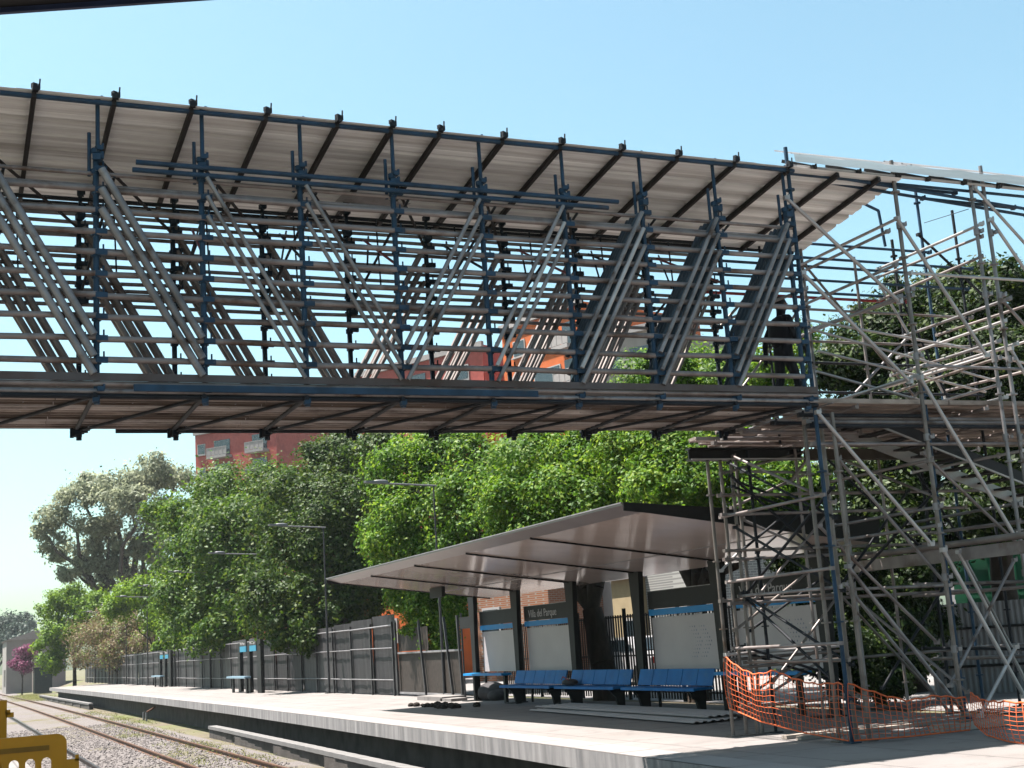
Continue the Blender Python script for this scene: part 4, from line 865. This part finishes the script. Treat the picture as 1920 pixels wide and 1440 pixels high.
# ================================================================== TREES
def bx(px, D, z=-.06): c = atd(px, 1200, D); return (c.x, c.y, z)
tree('eucalyptus_tree', 'tall grey green eucalyptus with open crown against the pale sky', bx(245, 135, -.5),
     [(205, 905, 62, 135, .6), (275, 890, 55, 136, .55), (330, 900, 42, 138, .7), (150, 930, 42, 134, .55), (240, 945, 60, 133, .55), (180, 985, 50, 134, .6), (100, 965, 36, 133, .8), (85, 1000, 24, 133, .8), (110, 1030, 34, 134, .8), (300, 975, 52, 137, .7), (250, 1020, 48, 136, .7), (170, 1045, 45, 135, .6), (225, 1080, 45, 136, .7), (300, 1050, 50, 138, .9), (140, 1070, 30, 134, .6)],
     16000, .31, L_EUC, BARKG, .75, clump=34, sig=.17, fork=.35, droop=.6, shell=.35)
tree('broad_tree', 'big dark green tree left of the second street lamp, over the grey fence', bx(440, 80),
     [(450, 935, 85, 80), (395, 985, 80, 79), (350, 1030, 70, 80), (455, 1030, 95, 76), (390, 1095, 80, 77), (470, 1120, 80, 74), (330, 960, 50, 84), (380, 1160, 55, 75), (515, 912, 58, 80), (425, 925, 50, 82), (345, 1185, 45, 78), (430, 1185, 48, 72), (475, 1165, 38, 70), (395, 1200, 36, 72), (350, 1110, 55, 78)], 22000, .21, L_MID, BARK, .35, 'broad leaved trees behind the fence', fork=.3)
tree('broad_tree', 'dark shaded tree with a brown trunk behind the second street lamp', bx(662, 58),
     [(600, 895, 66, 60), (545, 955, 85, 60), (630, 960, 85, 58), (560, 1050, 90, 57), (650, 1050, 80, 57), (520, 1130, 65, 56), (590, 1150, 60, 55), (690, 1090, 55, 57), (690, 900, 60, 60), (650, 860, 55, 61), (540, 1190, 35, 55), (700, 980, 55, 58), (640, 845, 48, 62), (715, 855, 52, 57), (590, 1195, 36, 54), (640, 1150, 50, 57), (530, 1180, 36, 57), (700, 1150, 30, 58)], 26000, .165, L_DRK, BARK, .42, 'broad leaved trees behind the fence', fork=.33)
tree('broad_tree', 'bright green tree crossed by the nearest street lamp arm', bx(850, 46),
     [(770, 890, 75, 46), (850, 865, 75, 45), (800, 970, 85, 44), (890, 940, 85, 43), (760, 1010, 60, 44), (930, 870, 70, 44), (830, 1040, 60, 43), (900, 1000, 60, 42), (745, 950, 50, 45), (780, 845, 48, 48), (720, 1000, 45, 46), (735, 1065, 40, 45)], 22000, .125, L_BRI, BARK, .3, 'broad leaved trees behind the fence', fork=.4)
tree('broad_tree', 'bright green tree above the canopy whose forked trunk shows in the open bay', bx(1128, 32.5),
     [(1010, 870, 85, 36), (1090, 860, 75, 35), (980, 950, 85, 35), (1070, 930, 85, 34), (1150, 900, 75, 34), (1030, 990, 70, 34), (1120, 960, 70, 33), (960, 1010, 50, 35), (1010, 820, 40, 37)], 22000, .105, L_BRI, BARK, .36, 'broad leaved trees behind the fence', fork=.42)
tree('broad_tree', 'green tree behind the bridge end, left of the trestle head beam', bx(1300, 30),
     [(1195, 850, 75, 32), (1270, 860, 80, 31), (1230, 930, 70, 30), (1310, 900, 70, 30), (1200, 720, 60, 34), (1290, 700, 60, 33), (1370, 720, 65, 32), (1440, 700, 55, 31), (1350, 820, 70, 31), (1420, 860, 70, 30), (1130, 790, 50, 34), (1500, 650, 45, 31), (1450, 935, 60, 29), (1515, 905, 62, 29), (1400, 965, 50, 29), (1490, 1000, 48, 28.5)], 32000, .095, L_BRI, BARK, .3, 'broad leaved trees behind the fence', fork=.4)
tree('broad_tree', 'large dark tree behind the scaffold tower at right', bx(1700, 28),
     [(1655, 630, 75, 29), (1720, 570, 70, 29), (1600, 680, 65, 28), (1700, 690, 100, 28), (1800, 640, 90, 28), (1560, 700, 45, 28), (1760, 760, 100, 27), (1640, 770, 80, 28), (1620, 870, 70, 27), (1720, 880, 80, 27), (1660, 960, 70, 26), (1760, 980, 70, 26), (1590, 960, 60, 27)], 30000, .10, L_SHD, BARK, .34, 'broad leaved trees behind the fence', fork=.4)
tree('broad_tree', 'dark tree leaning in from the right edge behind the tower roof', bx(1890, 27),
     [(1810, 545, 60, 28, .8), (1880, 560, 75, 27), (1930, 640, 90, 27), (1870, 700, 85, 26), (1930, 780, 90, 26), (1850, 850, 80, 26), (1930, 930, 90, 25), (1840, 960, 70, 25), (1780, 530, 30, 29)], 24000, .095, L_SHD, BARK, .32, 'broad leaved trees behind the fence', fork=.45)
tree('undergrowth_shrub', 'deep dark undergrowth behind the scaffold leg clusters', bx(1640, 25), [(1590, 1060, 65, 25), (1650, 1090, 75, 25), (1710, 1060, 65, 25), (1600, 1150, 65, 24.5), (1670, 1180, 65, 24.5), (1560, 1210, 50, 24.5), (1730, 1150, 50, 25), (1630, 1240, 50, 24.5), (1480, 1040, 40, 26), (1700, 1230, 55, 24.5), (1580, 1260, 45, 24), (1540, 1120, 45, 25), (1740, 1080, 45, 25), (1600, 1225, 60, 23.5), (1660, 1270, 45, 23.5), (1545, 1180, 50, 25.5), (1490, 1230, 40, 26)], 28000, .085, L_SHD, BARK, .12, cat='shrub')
tree('hanging_shrub', 'yellow green shrub hanging over the gate beside the shelter', bx(820, 43.5), [(800, 1125, 48, 43.5), (760, 1120, 34, 44.5), (840, 1150, 42, 42.5), (790, 1170, 34, 43.2), (830, 1205, 32, 42.2), (850, 1110, 36, 43)], 9000, .095, L_BRI, BARK, .1, cat='shrub', fork=.6)
tree('lime_tree', 'small lime green tree below the eucalyptus at left', bx(140, 128), [(130, 1120, 36, 128, .6), (165, 1125, 34, 127, .6), (110, 1150, 34, 128, .7), (165, 1165, 36, 126), (95, 1205, 28, 126, 1.2), (100, 1240, 26, 125, .8), (130, 1185, 34, 126), (190, 1135, 22, 126, .7)], 8000, .24, L_LIM, BARK, .2)
tree('lime_shrub', 'lime green shrub beside the big dark tree, above the vine hedge', bx(290, 104), [(250, 1115, 36, 104, .7), (295, 1105, 40, 103, .7), (325, 1140, 38, 100), (225, 1140, 32, 105, .7), (290, 1160, 34, 102), (335, 1185, 34, 98), (315, 1210, 22, 98)], 8000, .2, L_LIM, BARK, .15, cat='shrub')
tree('vine_hedge', 'tangle of dry brown vine with green patches along the fence top', bx(220, 116), [(165, 1195, 38, 120), (205, 1180, 42, 118), (245, 1185, 42, 115), (285, 1195, 38, 112), (225, 1220, 34, 114), (180, 1225, 30, 117), (265, 1225, 30, 112), (305, 1225, 24, 108), (150, 1235, 24, 120)], 11000, .16, L_DRY, BARK, .1, cat='hedge', fork=.3)
tree('bougainvillea_bush', 'purple flowering bush against the small house', bx(42, 158, -1.1), [(40, 1232, 16, 158), (55, 1222, 14, 158), (33, 1245, 13, 158), (50, 1250, 13, 157)], 2200, .2, L_PUR, BARK, .1, cat='bush')
tree('far_tree', 'bluish far tree beyond the small house', bx(20, 260, -1.1), [(15, 1170, 24, 260), (42, 1168, 20, 262, .9), (-10, 1175, 24, 258), (28, 1190, 26, 255)], 3000, .5, L_FAR, BARK, .4)
tree('far_tree', 'bluish far hedge behind the tracks at the left edge', bx(-10, 240, -1.1), [(-20, 1205, 26, 240), (8, 1215, 20, 240), (40, 1205, 18, 245), (62, 1190, 12, 246)], 2500, .45, L_FAR, BARK, .3)

# ================================================================== HAZE
mb = MB(); mb.box((20, 190, 37), (520, 480, 78)); hz = bpy.data.materials.new('haze_air'); hz.use_nodes = True; hn = hz.node_tree.nodes; hn.remove(hn['Principled BSDF'])
pv = hn.new('ShaderNodeVolumePrincipled'); pv.inputs['Color'].default_value = (.88, .95, 1, 1); pv.inputs['Density'].default_value = .00015; pv.inputs['Anisotropy'].default_value = .3
hz.node_tree.links.new(pv.outputs[0], hn['Material Output'].inputs['Volume']); tag(mb.build('haze', hz), kind='stuff')
# ================================================================== SUN, SKY, CAMERA
sd = Vector((-.31, .24, 1.0)).normalized()
sun = bpy.data.lights.new('sun', 'SUN'); sun.energy = 5.0; sun.angle = R(.55); sun.color = (1.0, .955, .88)
so = bpy.data.objects.new('sun', sun); COL.objects.link(so); so.rotation_euler = sd.to_track_quat('Z', 'Y').to_euler(); so.location = (-20, 20, 60)
w = bpy.data.worlds.new('World'); sc.world = w; w.use_nodes = True; n = w.node_tree.nodes; l = w.node_tree.links
sky = n.new('ShaderNodeTexSky'); sky.sky_type = 'NISHITA'; sky.sun_disc = False; sky.sun_elevation = math.asin(sd.z); sky.sun_rotation = math.atan2(sd.x, sd.y)
sky.air_density = 1.0; sky.dust_density = 2.0; sky.ozone_density = 0.0
tint = n.new('ShaderNodeMix'); tint.data_type = 'RGBA'; tint.blend_type = 'MULTIPLY'; tint.inputs[0].default_value = 1; tint.inputs[7].default_value = (.90, 1.14, 1.0, 1); l.new(sky.outputs[0], tint.inputs[6])
bg = n['Background']; l.new(tint.outputs[2], bg.inputs[0]); bg.inputs[1].default_value = .055
cam = bpy.data.cameras.new('camera'); cam.sensor_width = 36; cam.lens = 36*F/1920; cam.clip_end = 3000; cam.clip_start = .05
co = bpy.data.objects.new('camera', cam); COL.objects.link(co)
M = Matrix((rt, up, -fw)).transposed().to_4x4(); M.translation = EYE; co.matrix_world = M; sc.camera = co
sc.view_settings.view_transform = 'Standard'; sc.view_settings.look = 'None'; sc.view_settings.exposure = 2.1; sc.view_settings.gamma = 1
